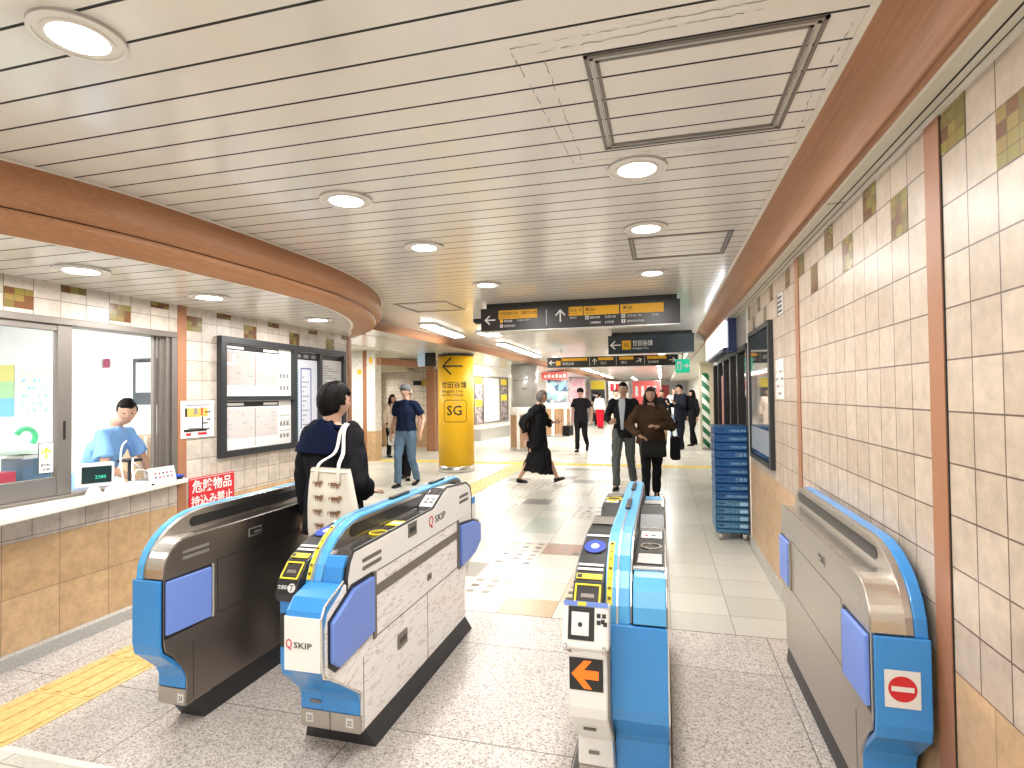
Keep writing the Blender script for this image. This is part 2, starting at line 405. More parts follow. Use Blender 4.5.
# main ceiling outline (left edge follows the curved cove)
cove = [(-4.6, -1.6), (-3.85, -.6), (-3.3, .55), (-2.98, 1.2), (-2.74, 1.75), (-2.60, 2.31), (-2.545, 3.0), (-2.53, 3.6), (-2.545, 4.1), (-2.63, 4.62), (-2.76, 5.08), (-2.93, 5.48), (-3.12, 5.85), (-3.33, 6.17), (-3.58, 6.45), (-3.86, 6.70)]
def smooth_path(P, n=6):
    out = []
    for i in range(len(P)-1):
        p0, p1, p2, p3 = [Vector((*P[max(0, min(len(P)-1, i+k))], 0)) for k in (-1, 0, 1, 2)]
        for j in range(n):
            t_ = j/n; out.append(.5*((2*p1)+(-p0+p2)*t_+(2*p0-5*p1+4*p2-p3)*t_**2+(-p0+3*p1-3*p2+p3)*t_**3))
    out.append(Vector((*P[-1], 0))); return [(p.x, p.y) for p in out]
cpath = smooth_path(cove)
b = MB().m(m_ceil)
for (xa, ya), (xb, yb) in zip(cpath, cpath[1:]):
    b.quad((xa-.02, ya, ZC), (.60, ya, ZC), (.60, yb, ZC), (xb-.02, yb, ZC))
b.quad((-3.86, 6.70, ZC), (.60, 6.70, ZC), (.60, YF, ZC), (-3.4, YF, ZC))
b.quad((-4.6, YB, ZC), (.60, YB, ZC), (.60, -1.6, ZC), (-4.6, -1.6, ZC))
struct(b.build('ceiling'))
b = MB().m(m_ceil_low)
b.quad((-5.0, 6.35, 2.42), (-3.6, 6.35, 2.42), (-3.3, YF, 2.42), (-5.0, YF, 2.42))
b.m(m_soffit); b.quad((-5.0, 6.35, 2.42), (-5.0, YF, 2.42), (-5.0, YF, 2.68), (-5.0, 6.35, 2.68)); b.quad((-14, 4.6, 2.68), (-5.0, 4.6, 2.68), (-5.0, YF, 2.68), (-14, YF, 2.68)); b.quad((-5.0, 4.6, 2.68), (-3.6, 4.6, 2.68), (-3.6, 6.36, 2.68), (-5.0, 6.36, 2.68)); b.quad((-5.0, 6.35, 2.42), (-3.6, 6.35, 2.42), (-3.6, 6.35, 2.70), (-5.0, 6.35, 2.70))
b.m(m_trim); b.box(-5.03, -4.97, 6.36, YF, 2.41, 2.425)
struct(b.build('ceiling'))
# curved copper cove in two rounded bands
def grow(y):    # the cove leans out farther towards its rounded end
    return 1+max(0, min(1, (y-3.7)/2.0))**1.3*3.0
def offset_path(path, d):
    out = []; n = len(path)
    for i, (x, y) in enumerate(path):
        x0, y0 = path[max(0, i-1)]; x1, y1 = path[min(n-1, i+1)]; L = math.hypot(x1-x0, y1-y0)
        out.append((x-(y1-y0)/L*d*grow(y), y+(x1-x0)/L*d*grow(y)))
    return out
def sweep(b, path, prof, side=1, g=None):
    """profile (d, z): d offset to the left of path normal"""
    rows = []
    n = len(path)
    for i, (x, y) in enumerate(path):
        x0, y0 = path[max(0, i-1)]; x1, y1 = path[min(n-1, i+1)]
        tx, ty = x1-x0, y1-y0; L = math.hypot(tx, ty); nx, ny = -ty/L*side, tx/L*side
        gg = g(y) if g else 1; rows.append([b.bm.verts.new((x+nx*d*(gg if d > .01 else 1), y+ny*d*(gg if d > .01 else 1), z)) for d, z in prof])
    for A, B in zip(rows, rows[1:]):
        for k in range(len(prof)-1): b.face([A[k], B[k], B[k+1], A[k+1]])
prof = [(.0, 2.6)]+[(.012+.0*a, 2.59-a) for a in (0,)]
up = [(.004, 2.60), (.006, 2.57), (.0, 2.54), (-.004, 2.50), (.0, 2.46), (.012, 2.42), (.028, 2.40)]
lo = [(.028, 2.394), (.018, 2.385), (.022, 2.36), (.038, 2.33), (.060, 2.305), (.085, 2.288)]
b = MB().m(m_copper); sweep(b, cpath, up, g=grow); sweep(b, cpath, lo, g=grow)
b.m(m_groove); sweep(b, cpath, [(.03, 2.401), (.04, 2.397), (.03, 2.393)], g=grow)
b.m(m_trim); sweep(b, cpath, [(-.012, 2.598), (.006, 2.592)])
sweep(b, cpath, [(.085, 2.288), (.095, 2.286)], g=grow)
struct(b.build('trim_left_cove', smooth=True))
lowp = offset_path(cpath, .09); b = MB().m(m_ceil_low)
for (xa, ya), (xb, yb) in zip(lowp, lowp[1:]):
    if yb <= ya+1e-4: continue
    b.quad((-3.95, ya, ZL), (max(xa, -3.95), ya, ZL), (max(xb, -3.95), yb, ZL), (-3.95, yb, ZL))
struct(b.build('ceiling'))
spath = [(-3.80, 6.55), (-3.69, 8.2), (-3.60, 10.5), (-3.50, 12.5), (-3.45, 20), (-3.4, YF)]
b = MB().m(m_copper); sweep(b, spath, [(.0, 2.60), (.0, 2.57), (.03, 2.52), (.09, 2.45), (.19, 2.425), (.22, 2.415)])
b.m(m_trim); sweep(b, spath, [(-.015, 2.597), (.0, 2.592)]); struct(b.build('trim_far_left_cove', smooth=True))
# right cove + soffit
rp = [(.575, YB), (.575, 10.2), (.575, 24)]
b = MB().m(m_copper)
sweep(b, rp, [(.008, 2.60)]+[(.01+.135*math.sin(math.radians(a)), 2.425+.17*math.cos(math.radians(a))) for a in range(0, 100, 10)]+[(.148, 2.437), (.152, 2.428), (.172, 2.428)], side=-1)
b.m(m_trim); sweep(b, rp, [(-.012, 2.598), (.010, 2.594)], side=-1)
struct(b.build('trim_right_cove', smooth=True))
b = MB().m(m_soffit); b.box(.745, 1.2, YB, 10.2, ZR, ZR+.1)
b.m(m_trim).box(.745, .755, YB, 10.2, ZR-.006, ZR); b.box(.842, .86, YB, 6.15, ZR-.012, ZR)
b.m(m_groove).box(.806, .812, YB, 10.2, ZR-.001, ZR); b.box(.838, .841, YB, 6.15, ZR-.001, ZR)
for y in (2.9, 4.9, 6.2, 7.2, 8.2, 9.2, 10.2): b.box(.745, 1.2, y, y+.006, ZR-.001, ZR)
struct(b.build('ceiling_soffit'))
# right wall
def wallface(name, X, y0, y1, zt, ztan, mt, mtan, mos, mmos, sgn, extra=None):
    b = MB().m(mt)
    if sgn < 0 and y0 < 2.09:
        b.m(m_wall_rn).quad((X, y0, ztan), (X, 2.09, ztan), (X, 2.09, zt), (X, y0, zt)); b.m(mt).quad((X, 2.09, ztan), (X, y1, ztan), (X, y1, zt), (X, 2.09, zt))
    else: b.quad((X, y0, ztan), (X, y1, ztan), (X, y1, zt), (X, y0, zt))
    b.m(mtan); b.quad((X, y0, .0), (X, y1, .0), (X, y1, ztan), (X, y0, ztan))
    b.m(mmos)
    for (a, c, d, e) in mos: b.quad((X+sgn*.0012, a, c), (X+sgn*.0012, d, c), (X+sgn*.0012, d, e), (X+sgn*.0012, a, e))
    b.m(m_wall_r if sgn < 0 else m_wall_l)
    Xb = X-sgn*.2
    b.quad((Xb, y0, 0), (Xb, y1, 0), (Xb, y1, zt), (Xb, y0, zt)); b.quad((X, y0, 0), (Xb, y0, 0), (Xb, y0, zt), (X, y0, zt)); b.quad((X, y1, 0), (Xb, y1, 0), (Xb, y1, zt), (X, y1, zt))
    return b
mos = []
for k in (2, 6, 10): mos.append((2.142+.15*(k-1), 2.124, 2.142+.15*k, 2.284))
for k in (4, 8, 12): mos.append((2.142+.15*(k-1), 2.284, min(2.142+.15*k, 3.945), 2.43))
for k in (2, 6, 10, 14): mos.append((2.04-.15*(k-1)-.052, 2.284, 2.04-.15*(k-2)-.052, 2.43))
mos = [m_ for m_ in mos]
near = [(1.89, 2.284, 2.04, 2.43), (1.59, 2.124, 1.74, 2.284), (1.29, 2.284, 1.44, 2.43), (.99, 2.124, 1.14, 2.284)]
mos = [q for q in mos if q[0] > 2.1]+near
b = wallface('wall_right', XW, YB, 4.0, 2.44, .684, m_wall_r, m_tan_r, mos, m_mos_r, -1); struct(b.build('wall_right'))
far = [(4.04+.15*k, 2.284, 4.19+.15*k, 2.43) for k in (1, 5, 9, 13)]+[(4.04+.15*k, 2.124, 4.19+.15*k, 2.284) for k in (3, 7, 11)]
b = wallface('wall_right', XW, 4.0, 6.15, 2.44, .844, m_wall_r, m_tan_r, far, m_mos_r, -1)
b.m(m_wtxt).box(XW-.006, XW, 4.44, 4.59, 2.128, 2.28); b.m(m_black)
for k in range(4): b.box(XW-.009, XW-.004, 4.455, 4.575, 2.142+.034*k, 2.160+.034*k)
struct(b.build('wall_right'))
b = MB().m(m_stripe); b.box(XW-.006, XW, 2.042, 2.142, .09, 2.43); b.box(XW-.006, XW, 3.947, 4.035, .09, 2.43)
b.m(m_groove); b.box(XW-.003, XW, 2.036, 2.042, .09, 2.43); b.box(XW-.003, XW, 2.142, 2.148, .09, 2.43)
struct(b.build('trim_copper_stripes_right'))
b = MB().m(m_terrazzo); b.box(XW-.02, XW+.02, YB, 6.15, 0, .09); struct(b.build('baseboard_right'))
# left wall (with the office window opening)
WY0, WY1, WZ0, WZ1 = .9, 3.552, .93, 2.075
b = MB().m(m_wall_l)
def lq(y0, y1, z0, z1, mm, x=XL): b.m(mm); b.quad((x, y0, z0), (x, y1, z0), (x, y1, z1), (x, y0, z1))
lq(YB, WY0, .72, ZL, m_wall_l); lq(WY0, WY1, .72, WZ0, m_wall_l); lq(WY0, WY1, WZ1, ZL, m_wall_l); lq(WY1, 6.1, .72, ZL, m_wall_l); lq(YB, 6.1, 0, .72, m_tan_l)
b.m(m_trim)
b.quad((XL, WY0, WZ0), (XL-.16, WY0, WZ0), (XL-.16, WY1, WZ0), (XL, WY1, WZ0)); b.quad((XL, WY0, WZ1), (XL-.16, WY0, WZ1), (XL-.16, WY1, WZ1), (XL, WY1, WZ1))
b.quad((XL, WY1, WZ0), (XL-.16, WY1, WZ0), (XL-.16, WY1, WZ1), (XL, WY1, WZ1))
b.m(m_wall_l); b.quad((XL, 6.1, 0), (XL-.16, 6.1, 0), (XL-.16, 6.1, ZL+.1), (XL, 6.1, ZL+.1))
xo = XL-.16
for (y0, y1, z0, z1) in ((YB, WY0, 0, ZL), (WY0, WY1, 0, WZ0), (WY0, WY1, WZ1, ZL+.2), (WY1, 6.1, 0, ZL+.2)):
    b.m(m_white); b.quad((xo, y0, z0), (xo, y1, z0), (xo, y1, z1), (xo, y0, z1))
b.m(m_mos_l)
c0 = 3.645
for k in range(-12, 16):
    y = c0+.161*k
    if y > 6.0 or (3.5 < y < 3.64) or y < 1: continue
    if k % 4 == 0: b.quad((XL+.0012, y, 2.06-.04), (XL+.0012, y+.161, 2.06-.04), (XL+.0012, y+.161, 2.18), (XL+.0012, y, 2.18)) if False else b.quad((XL+.0012, y, 2.10), (XL+.0012, y+.161, 2.10), (XL+.0012, y+.161, 2.22), (XL+.0012, y, 2.22))
    if k % 4 == 2: b.quad((XL+.0012, y, 2.24), (XL+.0012, y+.161, 2.24), (XL+.0012, y+.161, 2.285), (XL+.0012, y, 2.285))
struct(b.build('wall_left'))
b = MB().m(m_stripe); b.box(XL, XL+.006, 3.562, 3.645, .09, ZL); b.box(XL-.02, XL+.012, 6.03, 6.10, 0, ZL+.08)
struct(b.build('trim_copper_stripes_left'))
b = MB().m(m_terrazzo); b.prism([(XL, 0), (XL+.03, 0), (XL+.03, .075), (XL+.012, .085), (XL, .085)], YB, 6.1, 1); struct(b.build('baseboard_left'))
# behind the camera + far shell
b = MB().m(m_wall_l); b.box(-4.6, 1.2, YB-.2, YB, 0, 1.0); struct(b.build('wall_back'))
# pillar past the left wall, bright tiles with a copper stripe
m_wall_pl = tilemat('pillar_tile', 0, 2, -7.5, .10, .161, .16, (.88, .84, .77), (.92, .89, .83), (.62, .56, .50))
m_tan_f = tilemat('tan_tile_far', 0, 2, -7.5, .08, .322, .32, (.60, .39, .20), (.68, .46, .26), (.26, .18, .11))
b = MB().m(m_wall_pl); b.box(-9.0, -6.70, 12.2, 12.5, .72, 2.68); b.m(m_tan_f).box(-9.0, -6.70, 12.2, 12.5, 0, .72)
b.m(m_stripe).box(-7.03, -6.93, 12.19, 12.2, 0, 2.68)
b.m(m_yel_sign).box(-7.17, -7.07, 12.195, 12.2, 2.10, 2.22); b.box(-6.86, -6.78, 12.195, 12.2, 2.36, 2.50)
struct(b.build('wall_left_pillar'))
m_wall_f = tilemat('recess_tile', 0, 2, 0, .10, .32, .20, (.80, .70, .58), (.86, .77, .66), (.45, .37, .30), mortar=.006)
b = MB().m(m_wall_f); b.box(-14, -6.2, 15.8, 16.0, .75, 2.68); b.m(m_tan_f).box(-14, -6.2, 15.79, 16.0, 0, .75)
b.m(m_stripe).box(-6.42, -6.17, 14.6, 14.8, 0, 2.30)
b.prism([(-6.72, 12.3), (-6.60, 12.3), (-6.30, 14.8), (-6.42, 14.8)], 2.33, 2.50, 2)
b.m(m_wall_f).box(-6.22, -6.1, 14.8, 15.9, 0, 2.68)
struct(b.build('wall_recess'))
b = MB().m(m_wall_pl)
arch = [(12.5, 0), (12.5, 2.68), (15.8, 2.68), (15.8, 0), (15.5, 0), (15.5, 1.9)]+[(14.4+1.1*math.cos(a), 1.95+.42*math.sin(a)) for a in [PI*i/12 for i in range(13)]]+[(13.3, 1.9), (13.3, 0)]
b.prism(arch, -8.6, -8.45, 0); struct(b.build('wall_arch'))
b = MB().m(m_white); b.box(-14, -13.8, 4.6, 16, 0, 2.68); b.box(-14, XL-.16, 4.56, 4.7, 0, 2.68); struct(b.build('wall_far_left'))
# far left display wall
m_pale = mat('pale_wall', (.82, .80, .75), .5)
b = MB().m(m_pale); b.prism([(-6.8, 15.9), (-6.48, 15.9), (-5.0, 30), (-5.3, 30)], 0, 2.68, 2); struct(b.build('wall_concourse_left'))
b = MB().m(m_pale); b.box(-14, 6, YF-.4, YF, 0, 2.68); struct(b.build('wall_far'))
b = MB().m(m_pale); b.box(1.9, 2.1, 12, YF, 0, 2.62); b.box(.9, 1.9, 10.6, 10.8, 0, 2.5); b.m(m_black).box(1.0, 1.85, 10.55, 10.6, 0, 2.4)  # black sheet on the wall return paints in the shade of a dark gap
b.m(m_soffit).box(.57, 2.1, 10.2, YF, ZR, 2.62); struct(b.build('wall_concourse_right'))
# ================================================================== CEILING FIXTURES
m_lamp = mat('lamp_lens', (1, .96, .90), .5, emit=14)
m_tubem = mat('tube_glow', (1, .97, .92), .5, emit=16)
m_ring = mat('downlight_ring', (.80, .77, .72), .35)
def downlight(x, y, z, label, r=.135, power=None):
    t_ = thing('downlight', label, 'ceiling light', (x, y, z), group='round recessed ceiling downlights')
    b = MB().m(m_ring); b.disc((0, 0, 0), r*.66, r, -.010, .0); b.disc((0, 0, 0), r*.64, r*.74, -.016, -.002); b.disc((0, 0, 0), r*.9, r, -.014, -.002)
    b.build('rim', parent=t_, smooth=False)
    MB().m(m_lamp).disc((0, 0, 0), .0001, r*.66, -.009, -.003).build('lens', parent=t_)
    area('lamp', (0, 0, -.03), .2, power or DOWN_W, parent=t_); return t_
downlight(-.096, 2.634, ZC, 'ceiling downlight closest to the large framed hatch, right row')
downlight(-.082, 3.605, ZC, 'second downlight of the right row, above the smaller hatch')
downlight(-.068, 4.961, ZC, 'farthest visible downlight of the right row')
downlight(-1.60, 1.21, ZC, 'large downlight in the top left corner of the photo', r=.118)
downlight(-1.60, 2.616, ZC, 'second downlight of the left row on the main ceiling')
downlight(-1.59, 3.60, ZC, 'third downlight of the left row on the main ceiling')
downlight(-1.58, 5.01, ZC, 'fourth downlight of the left row, nearest the hanging sign')
downlight(-3.15, 2.404, ZL, 'downlight on the low ceiling above the ticket office window')
downlight(-3.14, 3.315, ZL, 'downlight on the low ceiling above the notice board')
downlight(-3.12, 4.60, ZL, 'downlight on the low ceiling at the end of the curved cove')
for x, y in ((-.1, 1.1), (-.1, -.4), (-1.6, -.4), (-.1, -1.7), (-1.6, -1.8)): downlight(x, y, ZC, 'downlight above and behind the camera')
def hatch(x0, x1, y0, y1, label, wd=.045):
    t_ = thing('ceiling_hatch', label, 'ceiling hatch', (x0, y0, ZC), group='ceiling access hatches')
    W, D = x1-x0, y1-y0
    for k, off in enumerate((0, wd*.36, wd*.72)):
        b = MB().m(m_alu if k != 1 else m_alu_lt); o_ = off; e = wd*.26
        b.box(o_, W-o_, o_, o_+e, -.006+.001*k, .003); b.box(o_, W-o_, D-o_-e, D-o_, -.006+.001*k, .003)
        b.box(o_, o_+e, o_, D-o_, -.006+.001*k, .003); b.box(W-o_-e, W-o_, o_, D-o_, -.006+.001*k, .003)
        b.build('hatch_frame', parent=t_)
hatch(-.22, .47, 1.715, 2.40, 'large framed access hatch in the slatted ceiling, nearest the camera')
hatch(-.205, .465, 3.83, 4.455, 'smaller looking framed hatch farther along the slatted ceiling', .035)
hatch(-2.93, -2.30, 5.76, 6.42, 'thin dark framed hatch in the ceiling beside the curved cove', .025)
# old sealant marks around the big hatch
m_mark = mat('old_sealant_mark', (.16, .14, .12), .7)
b = MB().m(m_mark); rr = random.Random(3)
def scribble(P, wdt=.002):
    for (x0, y0), (x1, y1) in zip(P, P[1:]):
        n = max(2, int(math.hypot(x1-x0, y1-y0)/.02)); pr = (x0, y0)
        for i in range(1, n+1):
            q = (x0+(x1-x0)*i/n+rr.uniform(-.004, .004), y0+(y1-y0)*i/n+rr.uniform(-.004, .004))
            d = Vector((q[0]-pr[0], q[1]-pr[1], 0)); nn = Vector((-d.y, d.x, 0)).normalized()*wdt*rr.uniform(.3, .8)
            if rr.random() < .8: b.quad((pr[0]+nn.x, pr[1]+nn.y, ZC-.0015), (q[0]+nn.x, q[1]+nn.y, ZC-.0015), (q[0]-nn.x, q[1]-nn.y, ZC-.0015), (pr[0]-nn.x, pr[1]-nn.y, ZC-.0015))
            pr = q
scribble([(-.43, 1.64), (-.37, 2.52), (-.30, 2.52)]); scribble([(-.34, 1.70), (-.33, 2.48)]); scribble([(-.43, 1.62), (.5, 1.60)]); scribble([(-.36, 1.66), (.3, 1.64)]); scribble([(-.3, 2.50), (.25, 2.52), (.25, 2.50), (-.1, 2.47)])
scribble([(.545, 1.75), (.53, 2.05)]); scribble([(.52, 2.1), (.55, 2.5), (.4, 2.52)]); scribble([(-.34, 3.78), (-.31, 4.3)]); scribble([(-.30, 3.8), (-.27, 4.2)])
o = b.build('ceiling_marks'); struct(o)
def tube_light(x0, y0, x1, y1, z, label, lit=True, wd=.09, power=None, grp='linear ceiling lights along the concourse'):
    L = math.hypot(x1-x0, y1-y0); a = math.atan2(-(x1-x0), y1-y0)
    t_ = thing('linear_ceiling_light', label, 'ceiling light', (x0, y0, z), a, grp)
    MB().m(m_white).box(-wd, wd, 0, L, -.03, .0).build('housing', parent=t_)
    MB().m(m_tubem).box(-wd*.75, wd*.75, .03, L-.03, -.045, -.03).build('diffuser', parent=t_)
    if power: area('lamp', (0, L/2, -.08), wd*1.6, power, parent=t_, sy=L*.9)
    return t_
tube_light(-3.25, 7.4, -3.38, 9.1, ZC, 'bright linear light on the ceiling just behind the curved cove', power=TUBE_W, wd=.12)
tube_light(-2.75, 8.6, -2.75, 9.1, ZC, 'short bright ceiling panel light behind the first hanging sign', power=15, wd=.16)
tube_light(-3.08, 10.6, -3.18, 14.6, ZC, 'long linear light over the concourse left of the second sign', power=TUBE_W*1.6, wd=.1)
for k, (x, y, L) in enumerate([(.0, 13.4, 3.2), (-3.0, 16, 4), (-.1, 18, 4), (-3.0, 22, 5), (-.1, 24, 5), (-1.6, 17, .6), (-3.0, 29, 6), (-.1, 31, 6), (-1.8, 36, 6)]):
    tube_light(x, y, x, y+L, ZC, 'linear light on the far concourse ceiling', power=FAR_W*(.30 if k < 2 else .42), wd=.09)
tube_light(.66+.2, 7.2, .86, 9.8, ZR, 'light strip under the soffit in front of the shop', power=30, wd=.04)
for k, (x, y) in enumerate([(-6.9, 9.4), (-9.3, 13.0), (-5.6, 17.5), (-5.6, 23)]):  # added lights, kept out of view, to brighten the far pillar and recess
    tube_light(x, y, x, y+1.8, 2.68, 'added linear light on the high ceiling beyond the left wall', power=80, wd=.1)
# dome camera, small fittings
t_ = thing('security_camera', 'small black dome camera on the ceiling left of the first hanging sign', 'security camera', (-2.2, 6.6, ZC))
MB().m(m_white).disc((0, 0, 0), .0001, .06, -.10, 0, 20).build('mount', parent=t_, smooth=False)
MB().m(m_black).ball((0, 0, -.115), (.065, .065, .05)).build('dome', parent=t_, smooth=True)
# ================================================================== TICKET GATES
def numplate(fr, s, parent, w_=.036):
    t_ = plate('number_label', fr, [(-w_/2, -.018, w_/2, .022, m_paper, 0, .0015)], parent)
    letters('lettering', fr, [(s, .028, 0, -.009, 'CENTER', .85)], m_btxt, parent, z=.0016)
DECK, FINZ = .90, 1.0
def body_prof(y_out=2.03, far=3.60, zt=DECK, deck_start=2.15, yb=2.17):
    P = [(yb, .12), (yb, .26), (yb-.02, .30), (y_out+.05, .375), (y_out+.01, .41), (y_out, .45), (y_out, .74)]
    r = .13
    P += [(y_out+r-r*math.cos(math.radians(a)), zt-.14+.14*math.sin(math.radians(a))) for a in range(15, 91, 15)]
    P += [(far-.05, zt), (far-.015, zt-.015), (far, zt-.05), (far, .45), (far-.02, .40), (far-.09, .30), (far-.10, .12)]
    return P
def fin_prof(y0=2.03, y1=3.72, zt=FINZ, inset=0):
    i = inset; P = [(y0+i, .69), (y0+i, .74)]
    cx, cz, rx, rz_ = y0+.34, .74, .34-i, zt-.74-i
    P += [(cx-rx*math.cos(math.radians(a)), cz+rz_*math.sin(math.radians(a))) for a in range(12, 91, 13)]
    P += [(y1-.22, zt-i)]
    P += [(y1-.16+(.16-i)*math.sin(math.radians(a)), zt-.12+(.12-i)*math.cos(math.radians(a))) for a in range(10, 91, 20)]
    P += [(y1-i, .80), (y1-.06, .69)]
    return P
def slot_prof(y0, y1, z0, z1):
    r = (z1-z0)/2; c = (z0+z1)/2
    return [(y0+r-r*math.cos(math.radians(a)), c+r*math.sin(math.radians(a))) for a in range(-90, 91, 30)]+[(y1-r+r*math.cos(math.radians(a)), c+r*math.sin(math.radians(a))) for a in range(90, -91, -30)]
def one_sided_gate(name, label, xo, xi, xf, s, sign_num, side_mat, deck_mat, dy=0):
    """xo passage face, xi deck/fin limit, xf outer fin face; s=+1 passage towards +X"""
    g = thing(name, label, 'ticket gate', ((xo+xf)/2, 2.9, 0), group='station ticket gates')
    def P(b, nm, **k):
        if dy:      # this unit stands slightly farther in: shift and shorten along Y
            for v in b.bm.verts:
                if v.co.y < 3.3: v.co.y += dy*min(1, (3.3-v.co.y)/.6)
        return adopt(b.build(nm, **k), g)
    lo_, hi = sorted((xo, xf))
    b = MB().m(m_plinth); a0, a1 = lo_+.01, hi-.01
    b.prism([(2.27, .0), (3.56, .0), (3.50, .121), (2.19, .121)], a0, a1, 0); P(b, 'plinth')
    P(MB().m(side_mat).prism(body_prof(yb=2.155, far=3.59), xo-s*.012, xo, 0), 'side_panel', bevel=.003)
    # inner carcass in steel, front wrap
    b = MB().m(deck_mat).prism(body_prof(yb=2.165, y_out=2.035, far=3.585, zt=DECK-.004), xi, xo-s*.012, 0); P(b, 'cabinet', bevel=.004)
    # blue front cover: lower front from z .14 to .74
    fp = [(2.165, .195), (2.165, .26), (2.148, .298), (2.08, .37), (2.035, .41), (2.026, .45), (2.026, .735), (2.012, .735), (2.012, .445), (2.022, .40), (2.065, .358), (2.135, .288), (2.15, .25), (2.15, .195)]
    P(MB().m(m_blue).prism(fp, xo-s*.008, xf, 0), 'front_cover', bevel=.003)
    fb = [(2.035, .45), (2.035, .735), (2.3, .735), (2.3, .30), (2.16, .13), (2.16, .27), (2.08, .375)]
    P(MB().m(m_blue).prism([(2.03, .69), (2.03, .45), (2.17, .28), (2.17, .12), (3.49, .12), (3.56, .40), (3.58, .69)], xi-s*.0, xf, 0), 'rear_panel')
    P(MB().m(m_steel).prism([(2.148, .118), (2.148, .193), (2.166, .193), (2.3, .193), (2.3, .118)], xo-s*.002, xf, 0), 'kick_plate')
    # bright curved metal corner
    r = .135; cp = []
    outer = [(2.026+.135-.135*math.cos(math.radians(a)), .755+.150*math.sin(math.radians(a))) for a in range(0, 91, 10)]
    inner = [(2.034+.130-.130*math.cos(math.radians(a)), .755+.142*math.sin(math.radians(a))) for a in range(90, -1, -10)]
    P(MB().m(m_steel_lt).prism([(2.026, .742)]+outer+[(2.22, .905), (2.22, .897)]+inner+[(2.034, .742)], xi, xo-s*.004, 0), 'corner_trim', smooth=False)
    # fin: metal inner wall + blue edge
    xm = xi+(xf-xi)*.42
    P(MB().m(m_steel).prism(fin_prof(inset=.004), xi, xm, 0), 'fin_panel', bevel=.003)
    P(MB().m(m_blue_lt if s > 0 else m_blue).prism(fin_prof(), xm, xf, 0), 'fin_edge', bevel=.004)
    b = MB().m(m_black).prism(slot_prof(2.27, 3.62, .915, .965), xi+s*.0005, xi+s*.0025, 0)
    P(b, 'sensor_slot')
    # flap pads
    for (y0, y1, nm) in ((2.035, 2.29, 'near'), (3.36, 3.57, 'far')):
        b = MB().m(m_black); b.prism([(y0-.004, .47), (y1+.008, .47), (y1+.008, .735), (y0-.004, .735)], xo-s*.005, xo+s*.001, 0)
        P(b, 'flap_recess')
        b = MB().m(m_pad); b.prism([(y0, .49), (y1, .482), (y1, .722), (y0, .728)], xo, xo+s*.016, 0); P(b, 'flap_pad', bevel=.004)
        h = y1+.018 if nm == 'near' else y0-.02
        P(MB().m(m_steel_lt).tube([(xo+s*.004, h, .475), (xo+s*.004, h, .735)], .007, 10), 'hinge_post')
    # seams, vents, lock
    b = MB().m(m_black)
    for z in (.478, .742): b.box(xo, xo+s*.0008, 2.34, 3.33, z, z+.003)
    b.box(xo, xo+s*.0008, 2.34, 2.343, .478, .742); b.box(xo, xo+s*.0008, 2.19, 2.193, .13, .40)
    P(b, 'panel_seam')
    for yv in (2.13, 3.38):
        for z in (.80, .828): P(MB().m(m_alu_lt).prism(slot_prof(yv, yv+.16, z, z+.014), xo-s*.001, xo+s*.0012, 0), 'vent')
    b = MB().m(m_alu_lt).box(xo, xo+s*.003, 2.56, 2.66, .80, .845); b.m(m_black).box(xo+s*.002, xo+s*.004, 2.568, 2.652, .807, .838); b.m(m_alu_lt).box(xo+s*.003, xo+s*.008, 2.60, 2.64, .815, .825)
    P(b, 'lock_plate', bevel=.002)
    numplate(FY(xo-s*.028, 2.147+dy, .150), sign_num, g)
    return g
gate_a = one_sided_gate('ticket_gate', 'stainless ticket gate with blue front numbered 23, nearest the office counter', -2.17, -2.27, -2.33, 1, '23', m_steel_dk, m_steel)
gate_d = one_sided_gate('ticket_gate', 'stainless ticket gate against the right wall with a no-entry sign on its blue front', .66, .765, .832, -1, '21', m_steel, m_steel_lt, dy=.11)
fr = FY(.745, 2.119, .57)
def P4(b, nm, **k): return adopt(b.build(nm, **k), gate_d)
b = MB().m(m_paper).box(-.052, .052, -.06, .062, 0, .002, fr=fr); P4(b, 'no_entry_sign')
b = MB().m(m_red); 
pts = [(.042*math.cos(2*PI*i/36), .002+.042*math.sin(2*PI*i/36)) for i in range(36)]
b.face([b.bm.verts.new(fr @ Vector((x, y, .0026))) for x, y in pts]); P4(b, 'red_disc')
P4(MB().m(m_paper).box(-.033, .033, -.006, .010, .0028, .0034, fr=fr), 'white_bar')
